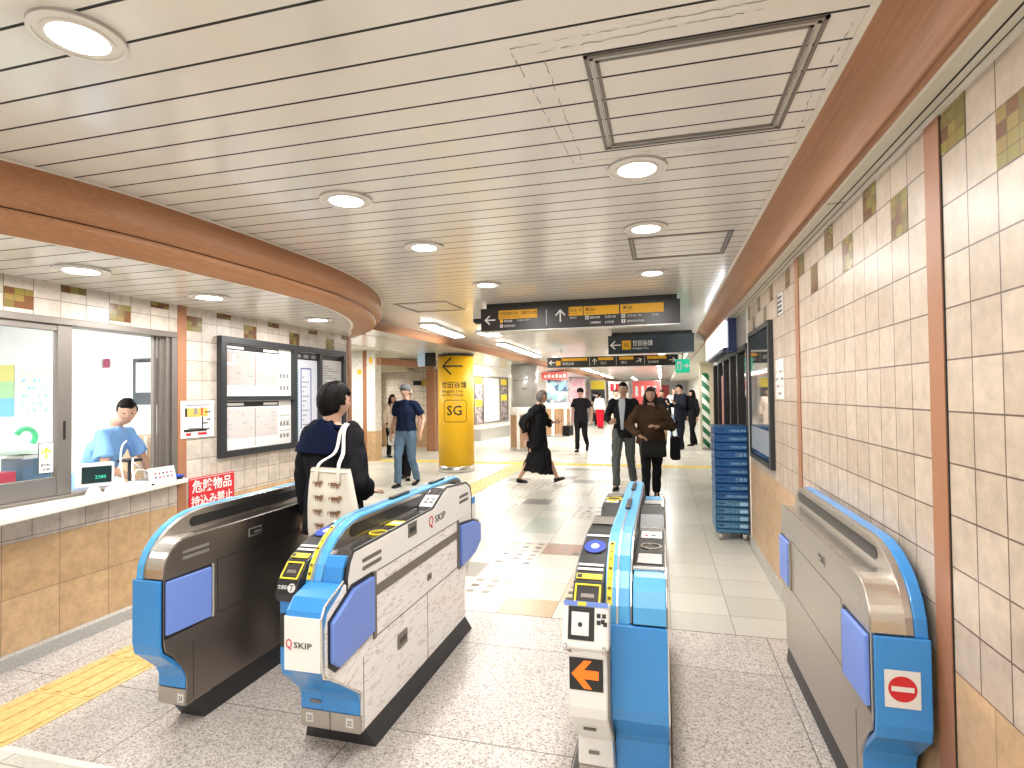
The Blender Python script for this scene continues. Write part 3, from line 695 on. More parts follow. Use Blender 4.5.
def reader_deck(g, x0, x1, side, blue_disc=True):
    """low reader deck with slanted ticket reader; side = passage direction"""
    def P(b, nm, **k): return adopt(b.build(nm, **k), g)
    lo_, hi = min(x0, x1), max(x0, x1)
    near = [(2.03, .70), (1.985, .715), (1.975, .745), (1.995, .80), (2.06, .865), (2.20, .925), (2.45, .955), (2.74, .962), (2.80, .95), (2.85, .90), (2.85, .70)]
    hd = P(MB().m(m_black).prism(near, lo_+.004, hi, 0), 'reader_housing', bevel=.006)
    farp = [(2.98, .70), (2.98, .90), (3.04, .945), (3.10, .955), (3.40, .955), (3.55, .90), (3.62, .83), (3.63, .70)]
    P(MB().m(m_black).prism(farp, lo_+.004, hi, 0), 'rear_housing', bevel=.006)
    P(MB().m(m_deckblk).box(lo_+.004, hi, 2.84, 2.99, .70, .885), 'transport_deck')
    cx, hw = (lo_+hi)/2, (hi-lo_)/2
    # slanted frame on the housing surface between (1.995,.80) and (2.20,.925)
    def seg(p, q): 
        p, q = Vector((cx, *p)), Vector((cx, *q)); return frame(p+Vector((0, 0, .0)), (1, 0, 0), q-p), (q-p).length
    f1, L1 = seg((1.978, .752), (1.995, .80))
    letters('lettering', f1, [('交通系IC', .018, -hw*.75, .016, 'LEFT', .8)], m_wtxt, g, z=.002)
    b = MB().m(m_paper); R = f1
    vs = [(R @ Vector((hw*.5+.018*math.cos(a), .022+.018*math.sin(a), .003))) for a in [2*PI*i/20 for i in range(20)]]
    b.face([b.bm.verts.new(v) for v in vs]); P(b, 'round_mark')
    letters('lettering', f1, [('T', .034, hw*.5, .010, 'CENTER')], m_btxt, g, z=.0035)
    f2, L2 = seg((1.998, .803), (2.06, .866))
    b = MB().m(m_yel); fw = hw*.80
    b.box(-fw, fw, 0, .007, 0, .004, fr=f2); b.box(-fw, fw, .071, .078, 0, .004, fr=f2); b.box(-fw, -fw+.007, 0, .078, 0, .004, fr=f2); b.box(fw-.007, fw, 0, .078, 0, .004, fr=f2)
    P(b, 'reader_bezel', bevel=.002)
    b = MB().m(m_deckblk).box(-fw+.012, fw-.012, .012, .066, 0, .003, fr=f2); b.m(m_alu).box(-fw*.5, fw*.5, .026, .040, .002, .004, fr=f2); P(b, 'display_window')
    f3, L3 = seg((2.062, .868), (2.20, .927))
    plate('yellow_label', f3, [(-fw, .008, fw, .035, m_yel), (-fw*.95, .012, -fw*.55, .031, m_btxt, .002, .003)], g)
    plate('white_label', f3, [(-fw, .055, fw, .068, m_paper), (-fw, .080, fw, .092, m_paper)], g)
    f4, L4 = seg((2.20, .928), (2.45, .957))
    if blue_disc:
        b = MB().m(m_pad); K = 32
        for (r0, mm, dz) in ((.042, mat('touch_blue', (.03, .07, .42), .35), .002), (.016, m_paper, .003)):
            b.m(mm); b.face([b.bm.verts.new(f4 @ Vector((r0*1.02*math.cos(2*PI*i/K), .075+r0*1.6*math.sin(2*PI*i/K), dz))) for i in range(K)])
        P(b, 'card_touch_pad')
    plate('white_label', f4, [(-fw, .185, fw, .205, m_paper)], g)
    plate('display_glass', frame((cx, 2.56, .962), (1, 0, 0), (0, 1, 0)), [(-fw, 0, fw, .15, m_alu, 0, .002)], g)
    fb = frame((cx, 3.10, .957), (1, 0, 0), (0, 1, 0))
    b = MB().m(m_yel).disc((cx, 3.22, .957), .038, .045, 0, .003, 28); P(b, 'touch_ring')
    plate('yellow_label', fb, [(-fw*.8, .01, fw*.6, .05, m_paper, 0, .002), (-fw*.4, .015, fw*.2, .045, m_yel, .002, .003)], g)
    plate('display_glass', fb, [(-fw*.8, .19, fw*.8, .29, m_alu, 0, .002)], g)
def two_sided_gate(label, xl, xf0, xf1, xr, nums, qskip):
    kz = .192 if qskip else .14
    g = thing('ticket_gate', label, 'ticket gate', ((xl+xr)/2, 2.9, 0), group='station ticket gates')
    def P(b, nm, **k): return adopt(b.build(nm, **k), g)
    zt_ = .118 if qskip else .09; b = MB().m(m_plinth)
    lo4 = [b.bm.verts.new(p) for p in ((xl-.055, 2.26, 0), (xr+.012, 2.26, 0), (xr+.012, 3.56, 0), (xl-.055, 3.56, 0))]; hi4 = [b.bm.verts.new(p) for p in ((xl-.0, 2.20, zt_), (xr-.012, 2.20, zt_), (xr-.012, 3.48, zt_), (xl-.0, 3.48, zt_))]
    b.face(lo4[::-1]); b.face(hi4)
    for i in range(4): b.face([lo4[i], lo4[(i+1) % 4], hi4[(i+1) % 4], hi4[i]])
    P(b, 'plinth', bevel=.003)
    # left half carcass (reader side), lower than the fin
    lb = [(2.17, kz-.07), (2.17, .26), (2.09, .35), (2.035, .41), (2.03, .45), (2.03, .72), (3.62, .72), (3.62, .45), (3.5, .28), (3.5, kz-.07)]
    P(MB().m(m_white if qskip else m_steel).prism(lb, xl, xf0, 0), 'cabinet', bevel=.004)
    fcov = lambda x0, x1, mm, nm: P(MB().m(mm).prism([(2.168, kz), (2.168, .26), (2.148, .298), (2.08, .37), (2.035, .41), (2.03, .45), (2.03, .735), (2.014, .735), (2.014, .445), (2.024, .40), (2.067, .358), (2.135, .288), (2.150, .26), (2.152, kz)], x0, x1, 0), nm, bevel=.003)
    if qskip: fcov(xl, xf0-.0, m_blue, 'front_cover')
    P(MB().m(m_steel).box(xl+.001, (xl+xr)/2-.002, 2.150, 2.3, kz-.075, kz), 'kick_plate'); P(MB().m(m_steel).box((xl+xr)/2+.002, xr-.001, 2.150, 2.3, kz-.075, kz), 'kick_plate')
    numplate(FY(xl+.045, 2.149, kz-.035 if qskip else .11), nums[0], g); numplate(FY(xr-.05, 2.149, kz-.035 if qskip else .11), nums[1], g)
    reader_deck(g, xl, xf0, -1)
    # centre fin
    P(MB().m(m_blue_lt).prism(fin_prof(y1=3.74), xf0, xf1, 0), 'fin', bevel=.006)
    P(MB().m(m_steel_lt).prism(fin_prof(y0=2.022, y1=3.75, zt=FINZ+.004), (xf0+xf1)/2-.003, (xf0+xf1)/2+.003, 0), 'edge_trim')
    ys = [(cy, cz) for cy, cz in fin_prof()][2:7]
    b = MB().m(m_yel)
    for (p, q) in zip(ys, ys[1:]):
        n_ = Vector((-(q[1]-p[1]), q[0]-p[0])).normalized()*.002
        xa, xb = xf0+.006, xf0+.026
        b.quad((xa, p[0]+n_.x, p[1]+n_.y), (xb, p[0]+n_.x, p[1]+n_.y), (xb, q[0]+n_.x, q[1]+n_.y), (xa, q[0]+n_.x, q[1]+n_.y))
    P(b, 'yellow_caution_strip')
    for i in range(7):
        k = (i+.5)/7*(len(ys)-1); j = int(k); f_ = k-j; p, q = ys[j], ys[j+1]
        c = Vector((xf0+.016, p[0]+(q[0]-p[0])*f_, p[1]+(q[1]-p[1])*f_)); up_ = Vector((0, q[0]-p[0], q[1]-p[1]))
        letters('lettering', frame(c, (1, 0, 0), up_), [('黄色い線から'[i % 6], .014, 0, 0, 'CENTER')], m_btxt, g, z=.0035)
    for y0 in (2.72, 3.25): P(MB().m(m_black).box((xf0+xf1)/2-.012, (xf0+xf1)/2+.012, y0, y0+.22, FINZ, FINZ+.014), 'status_lamp', bevel=.004)
    # sensor slots on the right side of the fin
    P(MB().m(m_steel).prism(fin_prof(inset=.012, y1=3.73), xf1, xf1+.004, 0), 'fin_panel')
    P(MB().m(m_black).prism(slot_prof(2.25, 3.58, .915, .972), xf1+.0045, xf1+.006, 0), 'sensor_slot')
    # right half
    if qskip:
        zt = .905
        rb = [(2.17, .115), (2.17, .27), (2.15, .30), (1.96, .43), (1.915, .465), (1.90, .49), (1.90, .66), (1.92, .71), (2.06, .79), (2.055, .80), (2.075, .86), (2.10, .895), (2.14, .905), (2.95, .915), (3.10, .985), (3.16, 1.0), (3.50, .975), (3.57, .94), (3.60, .88), (3.60, .72), (3.74, .695), (3.77, .67), (3.77, .53), (3.74, .49), (3.5, .43), (3.46, .30), (3.46, .115)]
        P(MB().m(m_marble).prism(rb, xr-.012, xr, 0), 'side_panel', bevel=.002)
        rc = [(2.17, .115), (2.17, .27), (2.03, .42), (2.03, .74), (2.06, .85), (2.14, .895), (2.95, .905), (3.10, .972), (3.16, .985), (3.50, .96), (3.59, .87), (3.59, .45), (3.46, .30), (3.46, .115)]
        P(MB().m(m_deckblk).prism(rc, xf1, xr-.012, 0), 'cabinet')
        P(MB().m(m_blue).prism([(2.022, .745), (2.03, .80), (2.045, .85), (2.07, .888), (2.09, .888), (2.07, .84), (2.05, .745)], xf1+.010, xr-.014, 0), 'front_shoulder', bevel=.003)
        fcov(xf0, xr-.004, m_blue, 'front_cover')
        # white top side panel (smooth) over marble
        wp = [(2.062, .775), (2.058, .80), (2.078, .86), (2.105, .892), (2.95, .905), (3.10, .970), (3.16, .985), (3.50, .962), (3.565, .93), (3.585, .88), (3.59, .76), (3.30, .765), (2.40, .765)]
        P(MB().m(m_white).prism(wp, xr, xr+.003, 0), 'upper_side_panel')
        b = MB().m(m_black); Q = [(2.055, .745), (2.052, .80), (2.075, .865), (2.105, .903), (2.95, .917), (3.10, .985), (3.16, 1.0), (3.50, .977), (3.58, .94), (3.60, .88), (3.605, .72)]
        for p, q in zip(Q, Q[1:]): b.tube([(xr-.003, *p), (xr-.003, *q)], .007, 8)
        P(b, 'edge_gasket')
        # projecting Q SKIP box
        bx = [(2.03, .45), (1.905, .455), (1.885, .475), (1.88, .69), (1.895, .72), (1.93, .745), (2.03, .785)]
        P(MB().m(m_blue).prism([(2.03, .47), (1.90, .49), (1.884, .515), (1.880, .70), (1.890, .725), (1.93, .765), (2.03, .795)], -1.430, xr-.006, 0), 'scanner_box', bevel=.010)
        P(MB().m(m_white).box(-1.429, xr-.008, 1.8785, 1.885, .500, .705), 'scanner_front_plate')
        P(MB().m(m_blue).prism([(2.155, .28), (1.90, .485), (2.03, .49), (2.17, .30)], -1.44, xr-.006, 0), 'scanner_box_skirt', bevel=.004)
        f = FY(-1.427, 1.8785, .60)
        letters('lettering', f, [('SKIP', .032, .040, -.012, 'LEFT', 1.35)], m_btxt, g, z=.001); letters('red_initial', f, [('Q', .050, .004, -.015, 'LEFT', .75)], m_red, g, z=.001)
        b = MB().m(m_steel_lt); Q = [(2.165, .19), (2.165, .28), (1.95, .445), (1.895, .475), (1.884, .51), (1.878, .705), (1.90, .745), (2.03, .80)]
        for p, q in zip(Q, Q[1:]): b.tube([(xr-.003, *p), (xr-.003, *q)], .005, 8)
        P(b, 'edge_trim')
        # flap pads
        for (Q, nm) in (([(1.925, .52), (1.97, .485), (2.25, .515), (2.25, .755), (2.09, .755), (1.925, .675)], 'near'), ([(3.36, .468), (3.62, .485), (3.745, .54), (3.745, .66), (3.62, .70), (3.36, .725)], 'far')):
            cy = sum(p[0] for p in Q)/len(Q); cz = sum(p[1] for p in Q)/len(Q)
            P(MB().m(m_black).prism([(cy+(y-cy)*1.07, cz+(z-cz)*1.14) for y, z in Q], xr-.004, xr+.003, 0), 'flap_recess')
            P(MB().m(m_pad).prism(Q, xr, xr+.022, 0), 'flap_pad', bevel=.006)
        for y_ in (2.275, 3.335): P(MB().m(m_alu).box(xr, xr+.008, y_-.012, y_+.012, .47, .765), 'hinge_post')
        P(MB().m(m_alu).box(xr, xr+.004, 2.30, 3.32, .655, .70), 'side_rail')
        b = MB().m(m_black)
        b.box(xr, xr+.0012, 2.30, 3.32, .470, .474); b.box(xr, xr+.0012, 2.18, 2.183, .12, .43); b.box(xr, xr+.0012, 2.86, 2.863, .10, .47); b.box(xr+.003, xr+.0042, 2.30, 3.32, .762, .765)
        P(b, 'panel_seam')
        for yv, zz in ((2.17, .80), (3.36, .86)):
            for z in (zz, zz+.034): P(MB().m(m_alu).prism(slot_prof(yv, yv+.17, z, z+.018), xr+.002, xr+.0045, 0), 'vent')
        for (y_, z_) in ((2.62, .83), (2.50, .32), (2.86, .535)):
            s_ = 1 if z_ != .535 else .5
            b = MB().m(m_alu).box(xr+.002, xr+.006, y_, y_+.10*s_, z_, z_+.07*s_); b.m(m_black).box(xr+.005, xr+.007, y_+.015, y_+.10*s_-.012, z_+.02*s_, z_+.045*s_); P(b, 'lock_plate', bevel=.003)
        f = FL(xr+.003, 2.88, .83)
        letters('lettering', f, [('SKIP', .058, .085, .0, 'LEFT', 1.45)], m_btxt, g, z=.001); letters('red_initial', f, [('Q', .085, .0, -.006, 'LEFT', .9)], m_red, g, z=.001)
        # deck fittings
        cx = (xf1+xr)/2
        P(MB().m(m_yel).disc((cx, 2.42, .9), .038, .045, 0, .006, 28), 'touch_ring')
        f = frame((cx, 2.56, .902), (1, 0, 0), (0, 1, 0)); plate('yellow_label', f, [(-.04, 0, .04, .10, m_yel, .002, .004), (-.03, .03, .03, .07, m_paper, .004, .005)], g)
        f = frame((cx, 2.97, .915), (1, 0, 0), (0, .15, .067)); plate('number_display', f, [(-.045, .005, .045, .12, m_paper, 0, .003)], g); letters('lettering', f, [('22', .07, 0, .04, 'CENTER', 1)], m_btxt, g, z=.004)
        f = frame((cx, 3.2, .985), (1, 0, 0), (0, .3, -.02)); plate('display_glass', f, [(-.05, 0, .05, .25, m_alu_lt, 0, .003)], g)
        b = MB().m(m_blue).box(xf1+.0, xr-.02, 3.60, 3.74, .80, .845); b.m(m_pad).box(xf1+.03, xr-.04, 3.63, 3.72, .845, .848); P(b, 'rear_reader', bevel=.004)
        P(MB().m(m_white).box(xf1, xr-.02, 3.60, 3.76, .60, .80), 'rear_reader_base', bevel=.01)
        # dark display at the far left of the front
        P(MB().m(m_black).box(xl+.006, xl+.09, 2.006, 2.016, .52, .655), 'arrow_display')
        P(MB().m(m_alu).box(xl+.05, xl+.10, 2.145, 2.15, .225, .238), 'latch')
    else:
        rc = [(2.17, .09), (2.17, .27), (2.03, .42), (2.03, .70), (3.60, .70), (3.60, .45), (3.48, .30), (3.48, .09)]
        P(MB().m(m_steel).prism(rc, xf1, xr-.012, 0), 'cabinet')
        sp_ = [(y_, max(z_, .09) if z_ > .121 else .09) for y_, z_ in body_prof(zt=.905, far=3.6)]; P(MB().m(m_steel).prism(sp_, xr-.012, xr, 0), 'side_panel', bevel=.003)
        fcov(xf0-.006, xr-.003, m_blue, 'front_cover')
        P(MB().m(m_steel_lt).prism([(2.15, .13), (2.15, .25), (2.065, .358), (2.022, .40), (2.012, .445), (2.012, .74), (2.022, .74), (2.17, .13)], xr-.004, xr+.001, 0), 'edge_trim')
        up2 = [(2.016, .742), (2.022, .80), (2.045, .85), (2.085, .888), (2.15, .90), (2.15, .742)]
        P(MB().m(m_blue_lt).prism(up2, xf1+.010, xr-.006, 0), 'upper_front', bevel=.004)
        P(MB().m(m_deckblk).prism([(2.14, .70), (2.14, .90), (2.75, .905), (2.75, .70)], xf1+.006, xr-.006, 0), 'front_deck', bevel=.003)
        P(MB().m(m_steel_lt).box(xf1+.006, xr-.006, 2.13, 2.155, .898, .906), 'deck_trim'); P(MB().m(m_steel_lt).box(xf1+.006, xr-.006, 2.745, 2.765, .896, .912), 'deck_trim')
        P(MB().m(m_black).prism([(2.76, .70), (2.76, .905), (2.90, .945), (3.1, .95), (3.1, .70)], xf1+.006, xr-.006, 0), 'middle_housing', bevel=.003)
        P(MB().m(m_deckblk).prism([(3.1, .70), (3.1, .95), (3.5, .93), (3.59, .86), (3.6, .70)], xf1+.006, xr-.006, 0), 'rear_deck', bevel=.003)
        cx = (xf1+xr)/2
        P(MB().m(m_steel_lt).disc((cx, 2.45, .903), .036, .044, 0, .004, 28), 'touch_ring')
        f = frame((cx, 2.20, .902), (1, 0, 0), (0, 1, 0)); plate('display_glass', f, [(-.045, 0, .045, .13, m_alu_lt, .001, .004)], g)
        plate('white_label', frame((cx, 2.58, .904), (1, 0, 0), (0, 1, 0)), [(-.045, 0, .045, .12, m_paper, .001, .003), (-.03, .03, -.015, .05, m_red, .003, .004), (.0, .03, .02, .05, m_btxt, .003, .004)], g)
        plate('display_glass', frame((cx, 3.14, .95), (1, 0, 0), (0, 1, -.05)), [(-.045, 0, .045, .14, m_alu_lt, .001, .004), (-.045, .16, .045, .3, m_blue_lt, .001, .004)], g)
        # white front with the QR scanner and the orange arrow display
        wl = [(2.150, .14), (2.150, .25), (2.02, .36), (1.955, .43), (1.945, .47), (1.945, .70), (2.03, .70), (2.03, .45), (2.18, .28), (2.18, .14)]
        P(MB().m(m_white).prism(wl, xl-.002, xf0+.018, 0), 'white_front_cover', bevel=.008)
        P(MB().m(m_alu).prism([(2.147, .14), (2.147, .25), (2.02, .36), (1.95, .43), (1.94, .47), (1.94, .70), (2.03, .70), (2.03, .45), (2.18, .13)], xf0+.018, xf0+.024, 0), 'edge_trim')
        f = FY((xl+xf0)/2, 1.945, .585)
        plate('arrow_display', f, [(-.056, -.055, .060, .055, m_black, 0, .003)], g)
        b = MB().m(m_orange)
        b.prism([(-.048, 0), (-.005, .048), (.022, .048), (-.006, .015), (.045, .015), (.045, -.015), (-.006, -.015), (.022, -.048), (-.005, -.048)], .0032, .0045, 2, fr=f); P(b, 'orange_arrow')
        P(MB().m(m_alu).box((xl+xf0)/2-.02, (xl+xf0)/2+.02, 2.143, 2.150, .19, .2), 'latch'); P(MB().m(m_alu).box((xl+xf0)/2-.02, (xl+xf0)/2+.025, 2.01, 2.03, .355, .36), 'slot')
        # scanner head, tilted
        tl = frame(((xl+xf0)/2+.006, 1.93, .755), (1, 0, 0), (0, .28, 1))
        P(MB().m(m_white).box(-.082, .078, -.075, .075, -.07, .0, fr=tl), 'scanner_head', bevel=.010)
        P(MB().m(m_black).box(-.062, .028, -.045, .062, .0, .003, fr=tl), 'scanner_window')
        b = MB().m(m_white).box(-.050, .010, -.030, .045, .003, .006, fr=tl); P(b, 'scanner_frame', bevel=.010)
        b = MB().m(m_black); b.face([b.bm.verts.new(tl @ Vector((-.02+.008*math.cos(a), .005+.008*math.sin(a), .0068))) for a in [2*PI*i/16 for i in range(16)]]); P(b, 'scanner_lens')
        b = MB().m(m_btxt)
        for (u, v) in ((.036, .03), (.054, .03), (.036, .008), (.050, .012), (.058, .004)): b.disc(tl @ Vector((u, v, .0)), .004, .007, .0, .001, 10) if False else b.box(u, u+.013, v, v+.014, .0005, .002, fr=tl); 
        P(b, 'instruction_symbols')
        plate('blue_label', tl, [(-.078, .064, .074, .080, m_pad, .0, .004), (-.03, .066, .0, .078, m_yel, .004, .006)], g)
        for sx in (-.07, .062): P(MB().m(m_steel_lt).tube([tl @ Vector((sx, -.06, .004)), tl @ Vector((sx, -.078, .012)), tl @ Vector((sx+.02, -.080, .004))], .006, 8), 'clip', smooth=True)
    return g
gate_b = two_sided_gate('white marbled ticket gate with blue projecting box and Q lettering, second from left', -1.552, -1.447, -1.372, -1.262, ('23', '22'), True)
gate_c = two_sided_gate('blue ticket gate with white front, orange arrow display and square scanner', -.33, -.212, -.122, .008, ('22', '21'), False)
# ================================================================== TICKET OFFICE
m_offwall = mat('office_white_wall', (.86, .87, .86), .5)
b = MB().m(m_offwall)
b.box(-7.2, -7.1, -1, 4.9, 0, 2.6); b.box(-7.2, XL-.16, 4.45, 4.55, 0, 2.6); b.box(-7.2, XL-.16, -1.1, -1, 0, 2.6); struct(b.build('wall_office'))
b = MB().m(m_offwall).box(-7.2, XL-.16, -1, 4.5, 2.55, 2.6); struct(b.build('ceiling_office'))
b = MB().m(m_terrazzo).box(-7.2, XL-.16, -1, 4.5, .001, .006); struct(b.build('floor_office'))
for k, (x, y) in enumerate([(-4.9, 2.2), (-6.1, 2.2), (-4.9, .2)]):
    t_ = thing('office_ceiling_light', 'ceiling light inside the ticket office', 'ceiling light', (x, y, 2.55), group='lights inside the ticket office')
    MB().m(m_tubem).box(-.15, .15, -.6, .6, -.03, -.0).build('diffuser', parent=t_)
    area('lamp', (0, 0, -.06), .3, OFFICE_W, (1, 1, 1), t_, sy=1.2)
wn = thing('window_1', 'sliding ticket office window in a grey aluminium frame with its right half open', 'window', (XL, 2.2, WZ0)); struct(wn)
for k_ in ('category',): del wn[k_]
def W(b, nm, **k): return adopt(b.build(nm, **k), wn)
fx0, fx1 = XL-.14, XL+.012
b = MB().m(m_alu)
b.box(fx0, fx1, WY0, WY1, WZ1-.045, WZ1+.0); b.box(fx0, fx1-.0, WY0, WY1-.02, WZ0, WZ0+.02)
b.box(fx0, fx1, WY1-.045, WY1, WZ0, WZ1-.045); b.box(fx0, fx1, WY0, WY0+.05, WZ0, WZ1-.045); W(b, 'window_frame', bevel=.004)
b = MB().m(m_alu)
for (y, x_) in ((WY1-.075, XL-.02), (WY1-.105, XL-.05), (WY1-.135, XL-.08)): b.box(x_-.015, x_+.015, y-.008, y+.02, WZ0, WZ1-.045)
W(b, 'side_track', bevel=.002)
b = MB().m(m_alu); b.box(XL-.05, XL-.01, WY0+.05, 2.67, WZ0+.02, WZ0+.14); b.box(XL-.05, XL-.01, WY0+.05, 2.76, WZ1-.085, WZ1-.045); b.box(XL-.05, XL-.005, 2.665, 2.755, WZ0+.02, WZ1-.045)
W(b, 'sash', bevel=.003)
W(MB().m(m_black).box(XL-.006, XL-.002, 2.70, 2.714, 1.30, 1.42), 'finger_pull')
gl = mat('office_pane', (.93, .97, .97), .03, trans=1)
W(MB().m(gl).box(XL-.032, XL-.028, WY0+.05, 2.67, WZ0+.14, WZ1-.085), 'pane')
# counter board
b = MB().m(m_trim).prism([(XL, .6), (-3.20, .6), (-3.27, 1.5), (-3.35, 2.1), (-3.475, 2.85), (-3.61, 3.60), (XL, 3.62)], .895, .928, 2)
cb_ = tag(b.build('counter_board', bevel=.006), 'long cream counter board in front of the ticket office window', 'counter')
# things on the counter
t_ = thing('fare_display', 'white fare display with a dark screen on the office counter', 'display', (-3.60, 2.86, .93), .0)
fm = frame((-3.60, 2.86, 1.06), (.45, .85, 0), (0, .0, 1)); fm = frame((-3.60, 2.84, 1.055), (.52, .85, .0), (.1, -.06, 1))
adopt(MB().m(m_white).box(-.105, .105, -.075, .08, -.03, 0, fr=fm).build('casing', bevel=.008), t_)
adopt(MB().m(mat('screen_dark', (.02, .035, .03), .2)).box(-.07, .09, -.05, .06, 0, .003, fr=fm).build('screen'), t_)
letters('screen_digits', fm, [('2380', .03, .0, -.02, 'LEFT')], mat('screen_green', (.05, .6, .35), .5, emit=.5), t_, z=.0035)
adopt(MB().m(m_white).tube([(-3.61, 2.84, .93), (-3.61, 2.84, .99)], [.05, .02], 14).build('stand'), t_)
t_ = thing('card_terminal', 'low white card terminal between the fare display and the leaning papers', 'card terminal', (-3.57, 3.07, .93))
adopt(MB().m(m_white).prism([(2.95, .93), (2.95, .95), (3.02, .975), (3.2, .965), (3.22, .93)], -3.66, -3.54, 0).build('base', bevel=.008), t_)
adopt(MB().m(m_white).box(-3.60, -3.53, 2.90, 3.0, .93, .945).build('keypad', bevel=.005), t_)
adopt(MB().m(m_black).box(-3.62, -3.55, 3.215, 3.245, .93, .942).build('tray', bevel=.003), t_)
for k, pts in enumerate(([(-3.58, 3.03, .97), (-3.60, 3.02, 1.12), (-3.66, 3.08, 1.22), (-3.76, 3.2, 1.25)], [(-3.57, 3.1, .985), (-3.58, 3.09, 1.05), (-3.62, 3.13, 1.13), (-3.7, 3.2, 1.10), (-3.75, 3.3, 1.05)], [(-3.66, 3.16, .975), (-3.70, 3.22, 1.03), (-3.74, 3.30, 1.03), (-3.78, 3.40, 1.0)])):
    sp_ = smooth_path([(p[0], p[1]) for p in pts], 5); zs = smooth_path([(p[2], 0) for p in pts], 5)
    P3 = [(a[0], a[1], z_[0]) for a, z_ in zip(sp_, zs)]
    tag(MB().m(m_white).tube(P3, .005, 8).build('cable', smooth=True), ['tall white cable looping up from the card terminal into the office', 'middle white cable curving from the card terminal', 'short white cable running toward the leaning papers'][k], 'cable')
t_ = thing('paper_notice', 'white leaning notice with rows of red marks on the office counter', 'notice', (-3.64, 3.4, .93))
fm = frame((-3.60, 3.25, .932), (.0, 1, .0), (-.25, 0, 1))
adopt(MB().m(m_paper).box(0, .23, 0, .115, -.002, 0, fr=fm).build('sheet'), t_)
b = MB()
for i in range(5):
    for j in range(2): b.m(m_red if (i+j) % 3 else m_btxt).box(.05+i*.034, .066+i*.034, .035+j*.028, .048+j*.028, 0, .001, fr=fm)
adopt(b.build('printed_marks'), t_)
t_ = thing('coin_tray', 'small blue and black tray at the right end of the counter', 'tray', (-3.64, 3.5, .93))
adopt(MB().m(m_black).box(-3.70, -3.62, 3.45, 3.56, .93, .95).build('base', bevel=.004), t_); adopt(MB().m(mat('tray_blue', (.02, .08, .5), .4)).prism([(3.44, .95), (3.57, .95), (3.56, .962), (3.45, .975)], -3.71, -3.61, 0).build('rim', bevel=.002), t_)
t_ = thing('exit_sticker', 'small white sticker with a yellow green arrow at the edge of the window sash', 'sticker', (XL-.004, 2.66, 1.2))
fm = FL(XL-.009, 2.60, 1.10)
plate('sheet', fm, [(-.045, 0, .045, .19, m_btxt, 0, .002), (-.041, .004, .041, .186, m_paper, .002, .003)], t_)
arrow('printed_arrow', fm, 0, .12, .07, PI/2, mat('lime_print', (.55, .65, .05), .5), t_, z=.003, th=.16); letters('lettering', fm, [('乗り換え', .02, 0, .045, 'CENTER', .8), ('出口案内', .014, 0, .02, 'CENTER', .8)], m_btxt, t_, z=.003)
# office contents
def boxthing(name, label, cat, dims, mm, group=None, bevel=.004):
    return tag(MB().m(mm).box(*dims).build(name, bevel=bevel), label, cat, group)
t_ = thing('office_desk', 'white desk behind the office window', 'desk', (-4.25, 2.0, 0))
adopt(MB().m(m_offwall).box(-4.55, -3.95, .2, 3.0, .80, .84).build('desk_top', bevel=.004), t_)
for x, y in ((-4.5, .25), (-4.0, .25), (-4.5, 2.95), (-4.0, 2.95)): adopt(MB().m(m_alu_lt).box(x-.02, x+.02, y-.02, y+.02, 0, .80).build('leg'), t_)
t_ = thing('file_holder', 'dark blue grey file holder on the desk behind the left window pane', 'file holder', (-4.1, 2.76, .84)); adopt(MB().m(mat('slate_blue', (.10, .16, .24), .5)).box(-4.2, -4.0, 2.68, 2.84, .84, 1.17).build('box', bevel=.004), t_)
adopt(MB().m(m_paper).box(-4.18, -4.02, 2.70, 2.82, 1.0, 1.19).build('papers'), t_)
m_mint = mat('mint_green', (.08, .55, .25), .5)
t_ = thing('green_tape_dispenser', 'green dispenser on the pale shelf behind the left window pane', 'dispenser', (-4.2, 2.83, 1.2))
adopt(MB().m(m_mint).tube([(-4.2, 2.83+.06*math.cos(a), 1.30+.06*math.sin(a)) for a in [PI*i/8 for i in range(-2, 8)]], .018, 8).build('loop', smooth=True), t_)
boxthing('pale_shelf', 'pale green paper shelf in the office behind the left pane', 'shelf', (-4.4, -4.05, 2.5, 2.98, 1.20, 1.23), mat('pale_green', (.65, .82, .72), .5))
boxthing('red_folder', 'red folder standing at the left edge of the office desk', 'folder', (-4.1, -4.0, 2.50, 2.64, .84, 1.10), m_red)
t_ = thing('white_printer', 'white printer on the office desk beside the file holder', 'printer', (-4.1, 2.92, .84)); adopt(MB().m(m_white).box(-4.3, -4.0, 2.86, 2.99, .84, 1.10).build('body', bevel=.01), t_); adopt(MB().m(m_alu_lt).box(-3.998, -3.995, 2.87, 2.98, 1.02, 1.05).build('paper_slot'), t_)
# wall posters in the office
t_ = thing('wall_map_poster', 'yellow, green and blue poster on the office end wall behind the left pane', 'poster', (-6.95, 4.44, 1.7))
f = FY(-7.09, 4.445, 1.38)
m_py, m_pg, m_pb = mat('poster_yellow', (.75, .70, .25), .6), mat('poster_green', (.45, .70, .40), .6), mat('poster_blue', (.25, .62, .85), .6)
plate('sheet', f, [(0, 0, .32, .2, m_pb), (0, .2, .32, .38, m_pg), (0, .38, .32, .56, m_py)]+[(rnd.random()*.55, rnd.random()*.85, 0, 0, m_pg) for _ in range(0)], t_)
t_ = thing('wall_notice', 'pale sheet with small blue print on the office end wall', 'poster', (-6.4, 4.44, 1.5)); f = FY(-6.70, 4.445, 1.38)
plate('sheet', f, [(0, 0, .5, .5, m_paper)], t_); plate('print_marks', f, [(.05+.08*(i % 5), .05+.08*(i//5), .09+.08*(i % 5)-.02*(i % 2), .08+.08*(i//5), m_pb, .002, .003) for i in range(25) if i % 3], t_)
t_ = thing('clipboard', 'grey clipboard with a white sheet hanging on the office end wall', 'clipboard', (-4.3, 4.44, 1.6))
f = FY(-5.13, 4.44, 1.5)
